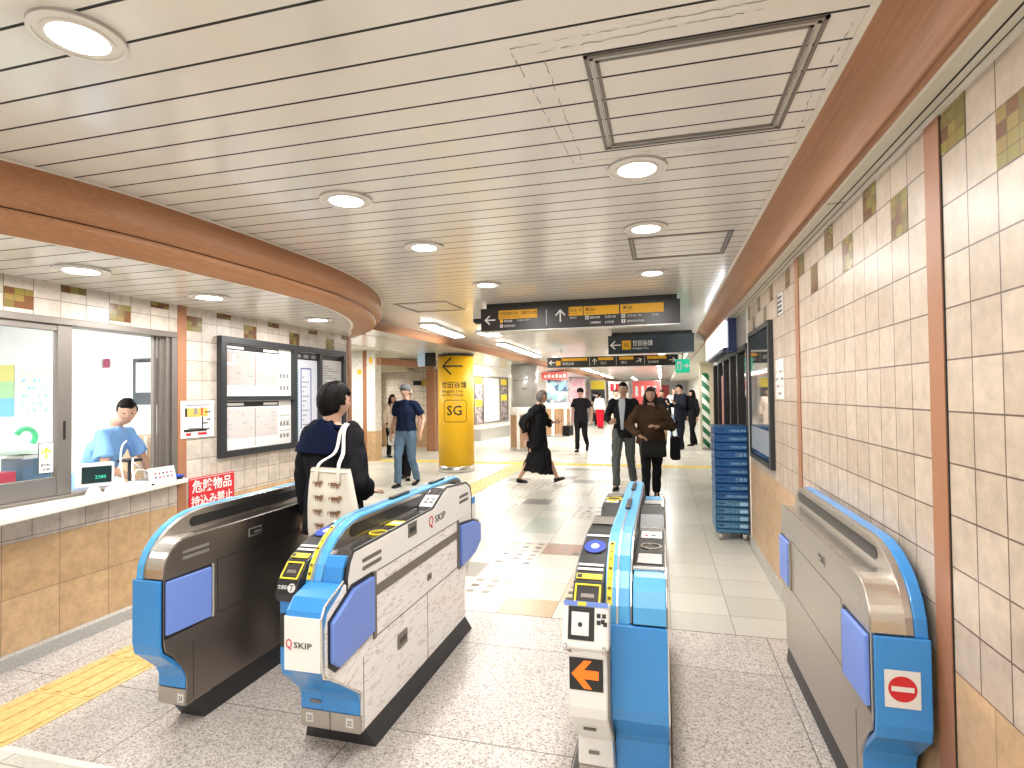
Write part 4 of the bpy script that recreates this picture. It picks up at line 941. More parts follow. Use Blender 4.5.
plate('board', f, [(-.0, 0, .30, .46, m_sgrey, 0, .008)], t_); plate('sheet', f, [(.04, .12, .24, .42, m_paper, .008, .010)], t_); plate('clip', f, [(.05, .42, .24, .44, m_black, .008, .016)], t_)
t_ = thing('red_stamp_notice', 'small dark red notice on the office end wall above the attendant', 'notice', (-5.5, 4.44, 1.9)); plate('sheet', FY(-5.52, 4.44, 1.88), [(0, 0, .08, .09, mat('maroon', (.35, .05, .12), .5)), (-.15, -.02, -.02, .09, m_paper)], t_)
t_ = thing('cardboard_carton', 'brown carton behind the attendant at the right end of the office', 'carton', (-4.4, 4.2, 0)); adopt(MB().m(mat('cardboard', (.60, .42, .25), .7)).box(-4.75, -4.2, 4.0, 4.4, .0, 1.22).build('box', bevel=.004), t_); adopt(MB().m(m_trim).box(-4.5, -4.46, 3.998, 4.001, .0, 1.22).build('tape_strip'), t_)
t_ = thing('counter_keyboard', 'small dark keypad on a stand in front of the attendant', 'keypad', (-3.95, 3.35, 1.1)); adopt(MB().m(m_black).box(-3.98, -3.86, 3.30, 3.42, 1.08, 1.10, fr=None).build('keys', bevel=.004), t_); adopt(MB().m(m_black).tube([(-3.92, 3.36, .862), (-3.92, 3.36, 1.08)], .012, 8).build('stand'), t_)
t_ = thing('inner_counter', 'pale inner counter under the open half of the office window', 'counter', (-4.0, 3.3, 0)); adopt(MB().m(m_offwall).box(-4.15, -3.86, 3.02, 4.0, .0, .84).build('cabinet', bevel=.004), t_); adopt(MB().m(m_trim).box(-4.17, -3.85, 3.01, 4.0, .84, .86).build('top', bevel=.003), t_)
# ================================================================== NOTICE BOARDS ON THE LEFT WALL
t_ = thing('notice_board', 'large charcoal framed notice board with guide maps on the left tiled wall', 'notice board', (XL, 4.93, 1.04))
f = FL(XL+.002, 3.965, 1.04); Wb, Hb = 1.95, 1.05
plate('frame', f, [(0, 0, Wb, .055, m_frame, 0, .05), (0, Hb-.055, Wb, Hb, m_frame, 0, .05), (0, .055, .06, Hb-.055, m_frame, 0, .05), (Wb-.05, .055, Wb, Hb-.055, m_frame, 0, .05), (.97, .055, 1.03, Hb-.055, m_frame, 0, .05), (1.42, .055, 1.47, Hb-.055, m_frame, 0, .05), (.06, .49, .97, .53, m_frame, 0, .05)], t_)
m_pink = mat('map_pink', (.50, .41, .39), .6); m_gry = mat('print_grey', (.22, .22, .23), .6); m_cy = mat('route_teal', (.15, .50, .60), .5); m_nv = mat('route_navy', (.12, .13, .35), .5)
for (z0, z1, pk) in ((.53, .995, m_pink), (.055, .49, mat('map_pale', (.56, .51, .50), .6))):
    p_ = plate('guide_map', f, [(.06, z0, .97, z1, m_paper, .005, .012)], t_)
    h = z1-z0
    it = [(.06, z1-.055, .78, z1-.01, m_dkgrey), (.075, z0+.11*0+.10, .445, z1-.07, pk), (.455, z0+.10, .76, z1-.07, pk), (.446, z0+.02, .452, z1-.07, m_gry), (.10, z1-.045, .30, z1-.022, m_paper, .0, .004), (.26+.3, z1-.045, .76, z1-.022, m_paper, .0, .004)]
    rr = random.Random(int(z0*100))
    for i in range(6): it += [(.80+.05*(i % 3), z0+.06+.12*(i//3), .83+.05*(i % 3), z0+.10+.12*(i//3), m_gry), (.80, z0+.13+.1*(i//3)+.05*(i % 2), .95, z0+.134+.1*(i//3)+.05*(i % 2), m_gry)]
    for i in range(26):
        u, v = .09+rr.random()*.62, z0+.12+rr.random()*(h-.22); it.append((u, v, u+.012+.03*rr.random(), v+.004, m_gry, .0, .0035))
    if pk is m_pink: it += [(.09, z1-.19, .125, z1-.165, m_paper, 0, .004), (.12, z1-.19, .21, z1-.165, m_paper, 0, .004), (.165, z1-.165, .205, z1-.09, m_paper, 0, .004)]
    plate('map_print', f, it, t_, z=.012)
plate('route_poster', f, [(1.03, .055, 1.42, .995, mat('pale_blue_sheet', (.66, .69, .78), .6), .005, .012)], t_)
it = [(1.03, .91, 1.42, .985, m_dkgrey)]+[(1.05+.13*i, .93, 1.13+.13*i, .965, m_gry, 0, .004) for i in range(3)]+[(1.13, .18, 1.145, .82, m_nv), (1.30, .10, 1.315, .82, m_nv), (1.13, .81, 1.315, .825, m_nv)]+[(1.06, .10+.03*i, 1.10, .115+.03*i, m_cy) for i in range(24)]+[(1.16, .12+.05*i, 1.19+.04*(i % 3), .13+.05*i, m_gry) for i in range(13)]
plate('route_print', f, it, t_, z=.012)
plate('timetable_poster', f, [(1.47, .055, 1.90, .995, mat('grey_sheet', (.58, .58, .57), .6), .005, .012)], t_)
plate('timetable_print', f, [(1.47, .93, 1.90, .985, m_dkgrey)]+[(1.50, .1+.026*i, 1.55+.3*((i*37) % 10)/10, .108+.026*i, m_gry) for i in range(31)], t_, z=.012)
t_ = thing('evacuation_plan', 'small white floor plan sheet stuck over the copper stripe beside the notice board', 'poster', (XL+.008, 3.76, 1.24))
f = FL(XL+.008, 3.585, 1.235); plate('sheet', f, [(0, 0, .34, .30, m_paper)], t_)
m_amber = mat('plan_amber', (.62, .42, .10), .6)
plate('plan_print', f, [(.05, .26, .29, .268, m_gry), (.06, .17, .27, .24, m_amber), (.04, .17, .06, .24, m_btxt), (.13, .19, .16, .24, m_gry, 0, .003), (.20, .18, .215, .245, m_red, 0, .003), (.21, .06, .222, .17, m_btxt), (.24, .20, .30, .21, m_btxt), (.03, .05, .26, .07, m_btxt), (.07, .07, .20, .08, m_gry), (.25, .06, .29, .07, m_btxt), (.05, .02, .10, .04, m_red), (.17, .02, .26, .04, m_red), (.22, .11, .27, .12, m_btxt), (.26, .14, .3, .15, m_btxt)], t_, z=.002)
t_ = thing('warning_sign', 'red warning sign with white lettering behind the stainless gate', 'sign', (XL+.006, 3.9, .62))
f = FL(XL+.006, 3.665, .64); plate('panel', f, [(0, 0, .49, .27, m_red, 0, .004), (.008, .008, .482, .012, m_paper, .004, .005), (.008, .258, .482, .262, m_paper, .004, .005)], t_)
letters('lettering', f, [('危険物品', .108, .245, .155, 'CENTER', 1.0, 1), ('持込み禁止', .09, .245, .045, 'CENTER', 1.0, 1)], m_wtxt, t_, z=.005)
# right wall poster case and small sheet
t_ = thing('poster_case', 'tall black framed glossy poster case on the right wall beside the shop', 'poster case', (XW, 5.3, .92))
f = FR(XW-.002, 5.93, .93); Wp, Hp = 1.10, 1.20
plate('frame', f, [(0, 0, Wp, .04, m_frame, 0, .035), (0, Hp-.04, Wp, Hp, m_frame, 0, .035), (0, .04, .04, Hp-.04, m_frame, 0, .035), (Wp-.06, .04, Wp, Hp-.04, m_frame, 0, .035)], t_)
m_gloss = mat('glossy_dark_glass', (.05, .055, .06), .06, spec=1.0, coat=1)
plate('glass', f, [(.05, .05, Wp-.06, Hp-.05, m_gloss, .02, .024)], t_)
plate('lower_print', f, [(.08, .09, Wp-.1, .30, mat('print_slate', (.30, .33, .37), .3), .025, .026)], t_)
t_ = thing('small_poster', 'small white sheet with faint drawings on the right wall tiles beyond the first copper stripe', 'poster', (XW-.002, 4.55, 1.49))
f = FR(XW-.001, 4.74, 1.50); plate('sheet', f, [(0, 0, .29, .30, m_paper)], t_); plate('print_marks', f, [(.03+.05*(i % 5), .03+.055*(i//5), .05+.05*(i % 5)+.01*(i % 3), .05+.055*(i//5), m_pink if i % 2 else m_gry) for i in range(22) if i % 4], t_, z=.002)
# ================================================================== HANGING SIGNS
m_yp = mat('sign_yellow_panel', (.80, .42, .02), .5, emit=.06)
def hang_sign(label, x0, x1, y, z0, z1, face=m_dkgrey, mount=True):
    t_ = thing('hanging_sign', label, 'sign', ((x0+x1)/2, y, z0))
    adopt(MB().m(face).box(x0, x1, y, y+.16, z0, z1).build('case', bevel=.004), t_)
    if mount: adopt(MB().m(m_black).box(x0+.06, x1-.03, y+.03, y+.13, z1, ZC+.001).build('mount'), t_)
    adopt(MB().m(m_alu_lt).box(x0-.003, x1+.003, y-.003, y+.163, z0-.008, z0).build('bottom_rail'), t_)
    return t_
S1Y = 6.1
s1 = hang_sign('long charcoal hanging sign nearest the camera, with left and up arrows and yellow panels', -2.0, .195, S1Y, 2.285, 2.545)
f = FY(-2.0, S1Y, 2.285)
arrow('arrow', f, .115, .125, .12, PI, m_wtxt, s1, th=.12); arrow('arrow', f, .925, .135, .13, PI/2, m_wtxt, s1, th=.12)
plate('yellow_panel', f, [(.215, .13, .665, .228, m_yp)], s1); plate('yellow_panel', f, [(1.02, .13, 1.175, .228, m_yp)], s1); plate('yellow_panel', f, [(1.185, .13, 1.565, .228, m_yp)], s1); plate('yellow_panel', f, [(1.58, .13, 2.03, .228, m_yp)], s1)
plate('divider', f, [(.765, .04, .772, .215, m_wtxt)], s1)
letters('lettering', f, [('世田谷線のりば・三茶パティオ口', .044, .230, .177, 'LEFT', .68, 1), ('Setagaya Line / Sancha Patio Exit', .022, .230, .148, 'LEFT', .8), ('北口A・B', .042, 1.025,   .177, 'LEFT', .74, 1), ('North Exit', .020, 1.027, .148), ('南口A', .042, 1.204, .177, 'LEFT', .9, 1), ('South Exit A', .020, 1.204, .148), ('南口B', .042, 1.605, .177, 'LEFT', .9, 1), ('South Exit B', .020, 1.605, .148)], m_btxt, s1)
letters('white_lettering', f, [('世田谷線', .030, .278, .095, 'LEFT', .8), ('キャロットタワー', .026, .428, .100, 'LEFT', .75), ('区役所出張所', .028, .278, .040, 'LEFT', .8), ('世田谷通り', .024, 1.029, .100, 'LEFT', .7), ('国道246号線', .028, 1.252, .092, 'LEFT', .7), ('三軒茶屋駅前', .028, 1.252, .035, 'LEFT', .7), ('玉川通り方面', .028, 1.412, .092, 'LEFT', .7), ('太子堂方面', .028, 1.412, .035, 'LEFT', .7), ('バスのりば・中央', .028, 1.648, .092, 'LEFT', .7), ('昭和女子大学方面', .028, 1.648, .035, 'LEFT', .8), ('茶沢通り', .026, 1.905, .092, 'LEFT', .75)], m_wtxt, s1)
plate('pictograms', f, [(.23, .088, .265, .123, m_orange if False else m_yp), (.23, .035, .265, .070, m_paper), (1.20, .085, 1.24, .122, m_paper), (1.59, .085, 1.63, .122, m_paper), (1.59, .03, 1.63, .068, m_paper), (1.205, .098, 1.235, .108, m_btxt, .002, .003), (1.595, .098, 1.625, .108, m_btxt, .002, .003), (1.605, .035, 1.615, .062, m_btxt, .002, .003), (.235, .048, .26, .056, m_red, .002, .003)], s1)
S2Y = 9.7
s2 = hang_sign('slate grey hanging sign with left arrow and orange square, behind the longest sign', -.885, .524, S2Y, 2.235, 2.55, m_sgrey)
f = FY(-.885, S2Y, 2.235)
arrow('arrow', f, .13, .15, .17, PI, m_wtxt, s2, th=.12); plate('orange_square', f, [(.235, .07, .385, .225, m_yp)], s2)
letters('square_lettering', f, [('SG', .085, .31, .118, 'CENTER', .85, 1)], m_btxt, s2, z=.003)
letters('lettering', f, [('世田谷線', .105, .41, .135, 'LEFT', .80, 1), ('Setagaya Line', .052, .41, .075, 'LEFT', .95)], m_wtxt, s2)
S3Y = 13.0
s3 = hang_sign('thin far hanging sign with several arrows and yellow strips, lowest of the three', -2.62, .355, S3Y, 2.185, 2.425, mount=False)
for x_ in (-2.3, -1.1, .1): adopt(MB().m(m_alu_lt).tube([(x_, S3Y+.08, 2.425), (x_, S3Y+.08, ZC)], .015, 8).build('rod'), s3)
f = FY(-2.62, S3Y, 2.185)
arrow('arrow', f, .12, .12, .13, PI, m_wtxt, s3); arrow('arrow', f, 1.12, .12, .13, PI/2, m_wtxt, s3); arrow('arrow', f, 2.12, .12, .13, .5, m_wtxt, s3); arrow('arrow', f, 2.85, .12, .13, 0, m_wtxt, s3)
for a, c_ in ((.35, .95), (1.2, 1.55), (1.68, 2.0), (2.3, 2.72)): plate('yellow_panel', f, [(a, .15, c_, .215, m_yp)], s3)
plate('orange_square', f, [(.21, .05, .32, .16, m_yp)], s3); plate('divider', f, [(1.0, .03, 1.008, .22, m_wtxt)], s3); plate('divider', f, [(1.61, .03, 1.618, .22, m_wtxt)], s3); plate('divider', f, [(2.24, .03, 2.248, .22, m_wtxt)], s3)
letters('lettering', f, [('世田谷線', .07, .36, .06, 'LEFT', 1), ('北口', .07, 1.25, .06, 'LEFT', 1), ('南口', .07, 1.72, .06, 'LEFT', 1), ('駅長事務室', .06, 2.32, .06, 'LEFT', .8)], m_wtxt, s3)
m_exit = mat('exit_green', (.005, .50, .27), .5, emit=.45)
t_ = thing('exit_sign', 'green lit emergency exit sign hanging at the right under the signs', 'sign', (.33, 9.9, 1.93))
adopt(MB().m(m_exit).box(.225, .455, 9.9, 9.98, 1.90, 2.13).build('lit_panel', bevel=.006), t_); adopt(MB().m(m_alu).tube([(.34, 9.94, 2.13), (.34, 9.94, 2.6)], .012, 8).build('rod'), t_)
f = FY(.225, 9.9, 1.90)
b = MB().m(m_wtxt); b.box(.03, .10, .05, .19, .001, .003, fr=f); b.m(m_exit); b.box(.045, .085, .06, .15, .003, .004, fr=f); adopt(b.build('door_pictogram'), t_)
arrow('arrow', f, .165, .115, .09, 0, m_wtxt, t_, th=.2)
# ================================================================== COLUMNS
m_yc = mat('column_yellow', (.88, .50, .006), .5)
CX, CY, CR = -4.13, 10.9, .368
t_ = thing('yellow_column', 'round yellow column with a black arrow and boxed letters', 'column', (CX, CY, 0)); struct(t_); del t_['category']
adopt(MB().m(m_yc).tube([(CX, CY, .13), (CX, CY, 2.36)], CR, 48).build('shaft', smooth=True), t_)
adopt(MB().m(m_steel_lt).tube([(CX, CY, 0), (CX, CY, .13)], CR+.006, 48).build('base_ring', smooth=True), t_)
adopt(MB().m(m_black).tube([(CX, CY, 2.36), (CX, CY, 2.40)], CR+.004, 48).build('top_ring', smooth=True), t_)
cang = math.atan2(-CY, -CX)   # direction from column towards camera
def oncyl(o):
    """wrap a mesh laid out in (u, z) at y=0 around the column"""
    for v in o.data.vertices:
        u, d, z_ = v.co.x, v.co.y, v.co.z; a = cang + u/CR; r = CR+.0025-d
        v.co = (CX+r*math.cos(a), CY+r*math.sin(a), z_)
def flat_sub(b):
    bmesh.ops.triangulate(b.bm, faces=b.bm.faces)
    for _ in range(3):
        es = [e for e in b.bm.edges if abs(e.verts[0].co.x-e.verts[1].co.x) > .05]
        if es: bmesh.ops.subdivide_edges(b.bm, edges=es, cuts=1); bmesh.ops.triangulate(b.bm, faces=b.bm.faces)
def wrapped_letters(name, fr, items, mm):
    o = letters(name, fr, items, mm, None, z=0); b = MB(); b.mats = [mm]; b.bm.from_mesh(o.data); bpy.data.objects.remove(o)
    bmesh.ops.triangulate(b.bm, faces=b.bm.faces)
    for _ in range(3):
        es = [e for e in b.bm.edges if abs(e.verts[0].co.x-e.verts[1].co.x) > .03]
        if es: bmesh.ops.subdivide_edges(b.bm, edges=es, cuts=1); bmesh.ops.triangulate(b.bm, faces=b.bm.faces)
    return b.build(name)
f0 = frame((-.02, 0, 0), (1, 0, 0), (0, 0, 1))
o = arrow('arrow', f0, -.05, 2.15, .42, PI, m_btxt, None, th=.075, z=0); b = MB(); b.mats = [m_btxt]; b.bm.from_mesh(o.data); bpy.data.objects.remove(o); flat_sub(b); o = b.build('arrow'); oncyl(o); adopt(o, t_)
o = wrapped_letters('lettering', f0, [('世田谷線', .145, -.30, 1.72, 'LEFT', .95, 1), ('Setagaya Line', .082, -.30, 1.62, 'LEFT', 1.05), ('세타가야선 世田谷線', .055, -.30, 1.545, 'LEFT', .95)], m_btxt); oncyl(o); adopt(o, t_)
o = wrapped_letters('line_code', f0, [('SG', .27, -.015, 1.165, 'CENTER', 1, 1)], m_btxt); oncyl(o); adopt(o, t_)
b = MB().m(m_btxt); K = [(-.255+.05-.05*math.cos(a), 0) for a in (0,)]
def rrect(x0, x1, z0, z1, r, w_):
    out = []
    for (cx, cz, a0) in ((x1-r, z1-r, 0), (x0+r, z1-r, 90), (x0+r, z0+r, 180), (x1-r, z0+r, 270)):
        for i in range(5): a = math.radians(a0+i*22.5); out.append((cx+r*math.cos(a), cz+r*math.sin(a)))
    return out
Ro, Ri = rrect(-.265, .225, 1.02, 1.47, .07, 0), rrect(-.253, .213, 1.032, 1.458, .06, 0)
n_ = len(Ro)
for i in range(n_):
    p, q, r_, s_ = Ro[i], Ro[(i+1) % n_], Ri[(i+1) % n_], Ri[i]
    for k in range(6):
        L = lambda A, B, t__: (A[0]+(B[0]-A[0])*t__, A[1]+(B[1]-A[1])*t__)
        a1, a2, b1, b2 = L(p, q, k/6), L(p, q, (k+1)/6), L(s_, r_, k/6), L(s_, r_, (k+1)/6)
        b.quad((a1[0]-.0, 0, a1[1]), (a2[0], 0, a2[1]), (b2[0], 0, b2[1]), (b1[0], 0, b1[1]))
o = b.build('box_outline'); oncyl(o); adopt(o, t_)
# wood-slat base columns
m_silver = mat('silver_column', (.42, .41, .39), .35, .4)
m_wood = mat('wood_slats', (.46, .27, .14), .5); t = NT(m_wood); t.l(t.ramp(t.noise(t.n('ShaderNodeMapping', {'Vector': t.pos(), 'Scale': (20, 20, 2)}).outputs[0], 3), [(.3, (.34, .18, .09)), (.7, (.55, .33, .18))]), 'Base Color')
m_cols = mat('column_collage', (.5, .5, .5), .5, emit=0); t = NT(m_cols)
vv = t.n('ShaderNodeTexVoronoi', {'Vector': t.n('ShaderNodeMapping', {'Vector': t.pos(), 'Scale': (4, 4, 5)}).outputs[0], 'Scale': 1.2}).outputs['Color']
sp = t.n('ShaderNodeSeparateColor', {0: vv})
t.l(t.ramp(sp.outputs[0], [(0, (.75, .78, .80)), (.3, (.10, .16, .30)), (.5, (.35, .65, .68)), (.7, (.85, .86, .85)), (.85, (.40, .42, .55))], 'CONSTANT'), 'Base Color')
def slat_column(x, y, r, label, top_mat, base_h=1.22):
    t_ = thing('concourse_column', label, 'column', (x, y, 0)); struct(t_)
    adopt(MB().m(top_mat).tube([(x, y, base_h), (x, y, 2.40)], r*.93, 40).build('shaft', smooth=True), t_)
    adopt(MB().m(m_pale).tube([(x, y, base_h-.24), (x, y, base_h)], r, 40).build('light_band', smooth=True), t_)
    b = MB().m(m_wood); K = 26
    for i in range(K):
        a = 2*PI*i/K; fr_ = Matrix.Translation((x, y, 0)) @ Matrix.Rotation(a, 4, 'Z')
        b.box(r*.93, r*1.0, -r*.10, r*.10, .10, base_h-.22, fr=fr_)
    adopt(b.build('wood_slats'), t_)
    b = MB().m(m_pale)
    for i in range(6):
        a = 2*PI*(i+.3)/6; fr_ = Matrix.Translation((x, y, 0)) @ Matrix.Rotation(a, 4, 'Z'); b.box(r*.94, r*1.04, -r*.11, r*.11, .05, base_h-.02, fr=fr_)
    adopt(b.build('pale_posts'), t_)
    adopt(MB().m(m_alu_lt).tube([(x, y, 0), (x, y, .10)], r*1.03, 40).build('base_ring'), t_); return t_
t_ = slat_column(-3.77, 15.4, .41, 'grey round column with a wood slat base behind the striding woman', m_silver)
b = MB().m(m_black)
for (a, z_, s_) in ((-1.9, 1.95, .06), (-1.2, 1.98, .07), (-1.45, 1.95, .04), (-1.35, 1.72, .06), (-1.7, 2.15, .015), (-1.1, 1.5, .03)):
    q = frame((-3.77+.388*math.cos(a), 15.4+.388*math.sin(a), z_), (-math.sin(a), math.cos(a), .1*s_), (0, 0, 1)); b.prism([(-s_, 0), (-s_*.3, s_*.35), (s_, s_*.1), (0, -s_*.15)], 0, .004, 2, fr=q)
adopt(b.build('bird_decal'), t_)
slat_column(-3.78, 20.6, .45, 'round column wrapped in blue and white pictures with a wood slat base', m_cols, 1.25)
# right side beige column and striped pole
t_ = thing('beige_pillar', 'beige square pillar behind the striped pole at the right', 'pillar', (1.22, 17, 0)); struct(t_)
adopt(MB().m(mat('beige_paint', (.62, .56, .42), .5)).box(1.06, 1.55, 16.9, 17.4, 0, 2.45).build('shaft'), t_)
t_ = thing('striped_pole', 'slim pole wrapped in green and white slanted stripes beside the shop', 'pole', (1.2, 16.4, 0))
m_sg = mat('barber_green', (.015, .14, .06), .5); t = NT(m_sg); q = t.n('ShaderNodeSeparateXYZ', {0: t.pos()}); k = t.math('LESS_THAN', t.math('FRACT', t.math('MULTIPLY', t.math('ADD', q.outputs[2], t.math('MULTIPLY', q.outputs[0], 1.0)), 3.2)), .52); t.l(t.mix(k, (.80, .84, .78), (.015, .16, .07)), 'Base Color')
adopt(MB().m(m_sg).tube([(1.16, 16.3, .02), (1.16, 16.3, 2.1)], .10, 20).build('striped_sleeve', smooth=True), t_); adopt(MB().m(m_alu).tube([(1.16, 16.3, 0), (1.16, 16.3, .03)], .13, 20).build('foot'), t_)
# ================================================================== SHOP ON THE RIGHT
t_ = thing('shop_front', 'dark glazed shop front with a lit white and blue sign, behind the crate stack', 'shop front', (XW, 8, 0)); struct(t_)
del t_['category']
m_dkgl = mat('dark_glass', (.015, .017, .018), .06, spec=.8); m_navy = mat('shop_navy', (.012, .03, .16), .3)
b = MB().m(m_black); 
for y in (6.16, 6.9, 7.6, 8.4, 9.2, 10.0): b.box(XW-.02, XW+.06, y, y+.07, 0, 2.06)
b.box(XW-.02, XW+.06, 6.16, 10.07, 2.0, 2.06); adopt(b.build('door_frame'), t_)
adopt(MB().m(m_dkgl).box(XW+.02, XW+.03, 6.2, 10.05, .02, 2.0).build('glass_doors'), t_)
adopt(MB().m(m_pale).box(XW-.01, XW+.05, 6.15, 6.22, 0, 2.43).build('pale_post'), t_)
adopt(MB().m(m_alu_lt).box(XW-.01, XW+.05, 6.22, 7.0, 2.06, 2.43).build('grey_transom'), t_)
adopt(MB().m(m_navy).box(XW-.10, XW+.05, 7.0, 7.2, 2.03, 2.43).build('navy_bracket'), t_)
adopt(MB().m(mat('lit_sign_white', (.95, .98, 1), .5, emit=2.5)).box(XW-.13, XW+.05, 7.2, 10.0, 2.10, 2.41).build('lit_sign'), t_)
adopt(MB().m(m_navy).box(XW-.132, XW+.05, 7.2, 10.0, 2.06, 2.10).build('sign_base'), t_)
letters('sign_lettering', FR(XW-.131, 9.6, 2.15), [('ローソン', .22, 0, 0, 'LEFT', 2.2)], m_pad, t_)
m_dim = mat('shop_interior', (.05, .045, .04), .6)
adopt(MB().m(m_dim).box(XW+.9, XW+.95, 6.15, 10.2, 0, 2.4).build('inner_partition'), t_)
adopt(MB().m(mat('poster_redwhite', (.7, .25, .22), .5)).box(XW-.005, XW+.0, 8.6, 8.85, .9, 1.8).build('door_poster'), t_)
b = MB().m(m_pale).box(XW, XW+.25, 10.07, 10.3, 0, 2.5); struct(b.build('wall_shop_end'))
# ================================================================== BREAD CRATES
m_cr = mat('crate_blue', (.006, .085, .27), .4); m_cr2 = mat('crate_light_blue', (.04, .16, .30), .4)
m_ctxt = mat('crate_print', (.35, .55, .72), .5)
def crate(z0, h, mm, label, txt, kind):
    x0, x1, y0, y1 = .527, .848, 6.27-.0, 6.72
    t_ = thing('bread_crate', label, 'crate', ((x0+x1)/2, (y0+y1)/2, z0), group='stacked bread crates')
    b = MB().m(mm); w_ = .012
    b.box(x0, x1, y0, y1, z0, z0+.012); b.box(x0, x1, y0, y0+w_, z0, z0+h-.004); b.box(x0, x1, y1-w_, y1, z0, z0+h-.004); b.box(x0, x0+w_, y0, y1, z0, z0+h-.004); b.box(x1-w_, x1, y0, y1, z0, z0+h-.004)
    adopt(b.build('tub', bevel=.003), t_)
    adopt(MB().m(mm).box(x0-.006, x1+.006, y0-.006, y1+.006, z0+h-.020, z0+h-.006).build('rim', bevel=.002), t_)
    b = MB().m(m_black if kind else mm)
    b.m(mat('crate_shadow_blue', (.003, .03, .12), .5)).box(x0+.03, x0+.10, y0-.0025, y0, z0+h*.45, z0+h*.62)
    adopt(b.build('hand_slot'), t_)
    f = FY(x0, y0-.0005, z0)
    if kind == 0: letters('lettering', f, [(txt, .028 if len(txt) > 5 else .04, .315, .028, 'RIGHT', 1)], m_ctxt, t_, z=.0005)
    else:
        letters('lettering', f, [(txt, .042, .075, .022, 'LEFT', .9)], m_ctxt, t_, z=.0005); plate('white_label', f, [(.235, .018, .315, .055, m_ctxt, 0, .002)], t_)
    return t_
boxthing_d = thing('crate_dolly', 'low dolly with small castors under the crate stack', 'dolly', (.69, 6.5, 0))
adopt(MB().m(m_cr2).box(.525, .85, 6.27, 6.72, .085, .118).build('platform', bevel=.004), boxthing_d)
for x, y in ((.57, 6.31), (.81, 6.31), (.57, 6.68), (.81, 6.68)):
    wl = adopt(MB().m(m_alu_lt).tube([(x-.014, y, .04), (x+.014, y, .04)], .04, 16).build('castor'), boxthing_d)
z_ = .120; ords = ['lowest', 'second lowest', 'third from the bottom', 'fourth from the bottom']
for i in range(4):
    crate(z_, .0765, m_cr2, f'light blue crate with white label, {ords[i]} in the stack by the shop', 'ローソン', 1); z_ += .0765
names = ['lowest dark one, just above the light blue crates', 'second dark one from the light blue crates', 'third dark one, counted from below', 'fourth dark one, counted from below', 'middle of the nine dark ones', 'fourth dark one, counted from the top', 'third dark one, counted from the top', 'second from the top of the stack', 'topmost of the whole stack']
tx = ['三菱食品 関東配送', '三菱食品 関東', '三菱食', '三菱食品 配送', '三菱食品 関東', '三菱食', '三菱食品 関東', '三菱食品 配送', '三菱食品 関東']
for i in range(9): crate(z_, .0858, m_cr, f'dark blue bread crate, {names[i]}', tx[i], 0); z_ += .0858
# ================================================================== FAR CONCOURSE DISPLAYS
f = frame((-6.24, 18.1, .55), (.1, 1, 0), (0, 0, 1))
t_ = thing('wall_display', 'tall framed wall display with a white chart between yellow labelled photo strips', 'display board', (-6.1, 19.6, .5))
m_pinkline = mat('chart_pink', (.85, .55, .65), .6)
plate('frame', f, [(0, 0, 3.2, .05, m_alu, 0, .06), (0, 1.65, 3.2, 1.7, m_alu, 0, .06), (0, 0, .05, 1.7, m_alu, 0, .06), (3.15, 0, 3.2, 1.7, m_alu, 0, .06), (.75, 0, .82, 1.7, m_alu, 0, .06), (2.35, 0, 2.42, 1.7, m_alu, 0, .06)], t_)
rr = random.Random(11)
plate('chart', f, [(.82, .05, 2.35, 1.65, m_paper, 0, .02)]+[(.95+1.2*rr.random(), .2+1.3*rr.random(), 0, 0, m_gry) for _ in range(0)], t_)
it = []
for i in range(70): u, v = .9+1.25*rr.random(), .15+1.4*rr.random(); it.append((u, v, u+.05+.12*rr.random(), v+.02, rr.choice([m_pinkline, m_gry, m_paper, m_pinkline]), .02, .023))
plate('chart_print', f, it, t_)
m_photo = mat('photo_collage', (.2, .18, .18), .5); t = NT(m_photo); t.l(t.ramp(t.noise(t.pos(), 9, 3), [(.35, (.05, .05, .06)), (.5, (.28, .22, .22)), (.62, (.55, .50, .48)), (.7, (.35, .08, .08))]), 'Base Color')
plate('photo_strip', f, [(.05, .05, .75, 1.65, m_photo, 0, .02)], t_); plate('photo_strip', f, [(2.42, .05, 3.15, 1.65, m_photo, 0, .02)], t_)
plate('yellow_label', f, [(.08, 1.4, .7, 1.62, m_yel, .02, .025)], t_); plate('yellow_label', f, [(.08, .62, .7, .85, m_yel, .02, .025)], t_); plate('yellow_label', f, [(2.45, 1.4, 3.12, 1.62, m_yel, .02, .025)], t_); plate('yellow_label', f, [(2.45, .8, 3.12, 1.03, m_yel, .02, .025)], t_)
b = MB().m(m_terrazzo).prism([(-6.22, 18.1), (-5.98, 18.1), (-5.66, 21.3), (-5.88, 21.3)], 0, .40, 2); b.m(m_pale).prism([(-6.23, 18.1), (-5.95, 18.1), (-5.63, 21.3), (-5.89, 21.3)], .40, .46, 2); tag(b.build('low_bench', bevel=.01), 'long pale low bench under the wall display', 'bench')
m_pinkb = mat('banner_pink', (.85, .30, .45), .6); t = NT(m_pinkb); t.l(t.ramp(t.noise(t.pos(), 2.5, 4), [(.4, (.88, .42, .55)), (.6, (.92, .80, .84)), (.7, (.6, .12, .3))]), 'Base Color')
def panel(name, label, x0, x1, y, z0, z1, items, posts=True):
    t_ = thing(name, label, 'sign', ((x0+x1)/2, y, 0)); adopt(MB().m(m_alu_lt).box(x0-.05, x1+.05, y+.01, y+.15, 0, z1+.03).build('stand', bevel=.01), t_)
    for (nm, it) in items: plate(nm, FY(x0, y+.005, z0), it, t_)
    return t_
panel('pink_banner', 'pink pictorial banner panel behind the man with the briefcase', -4.7, -3.75, 28, .3, 2.35, [('picture', [(0, 0, .95, 2.05, m_pinkb, 0, .01)])])
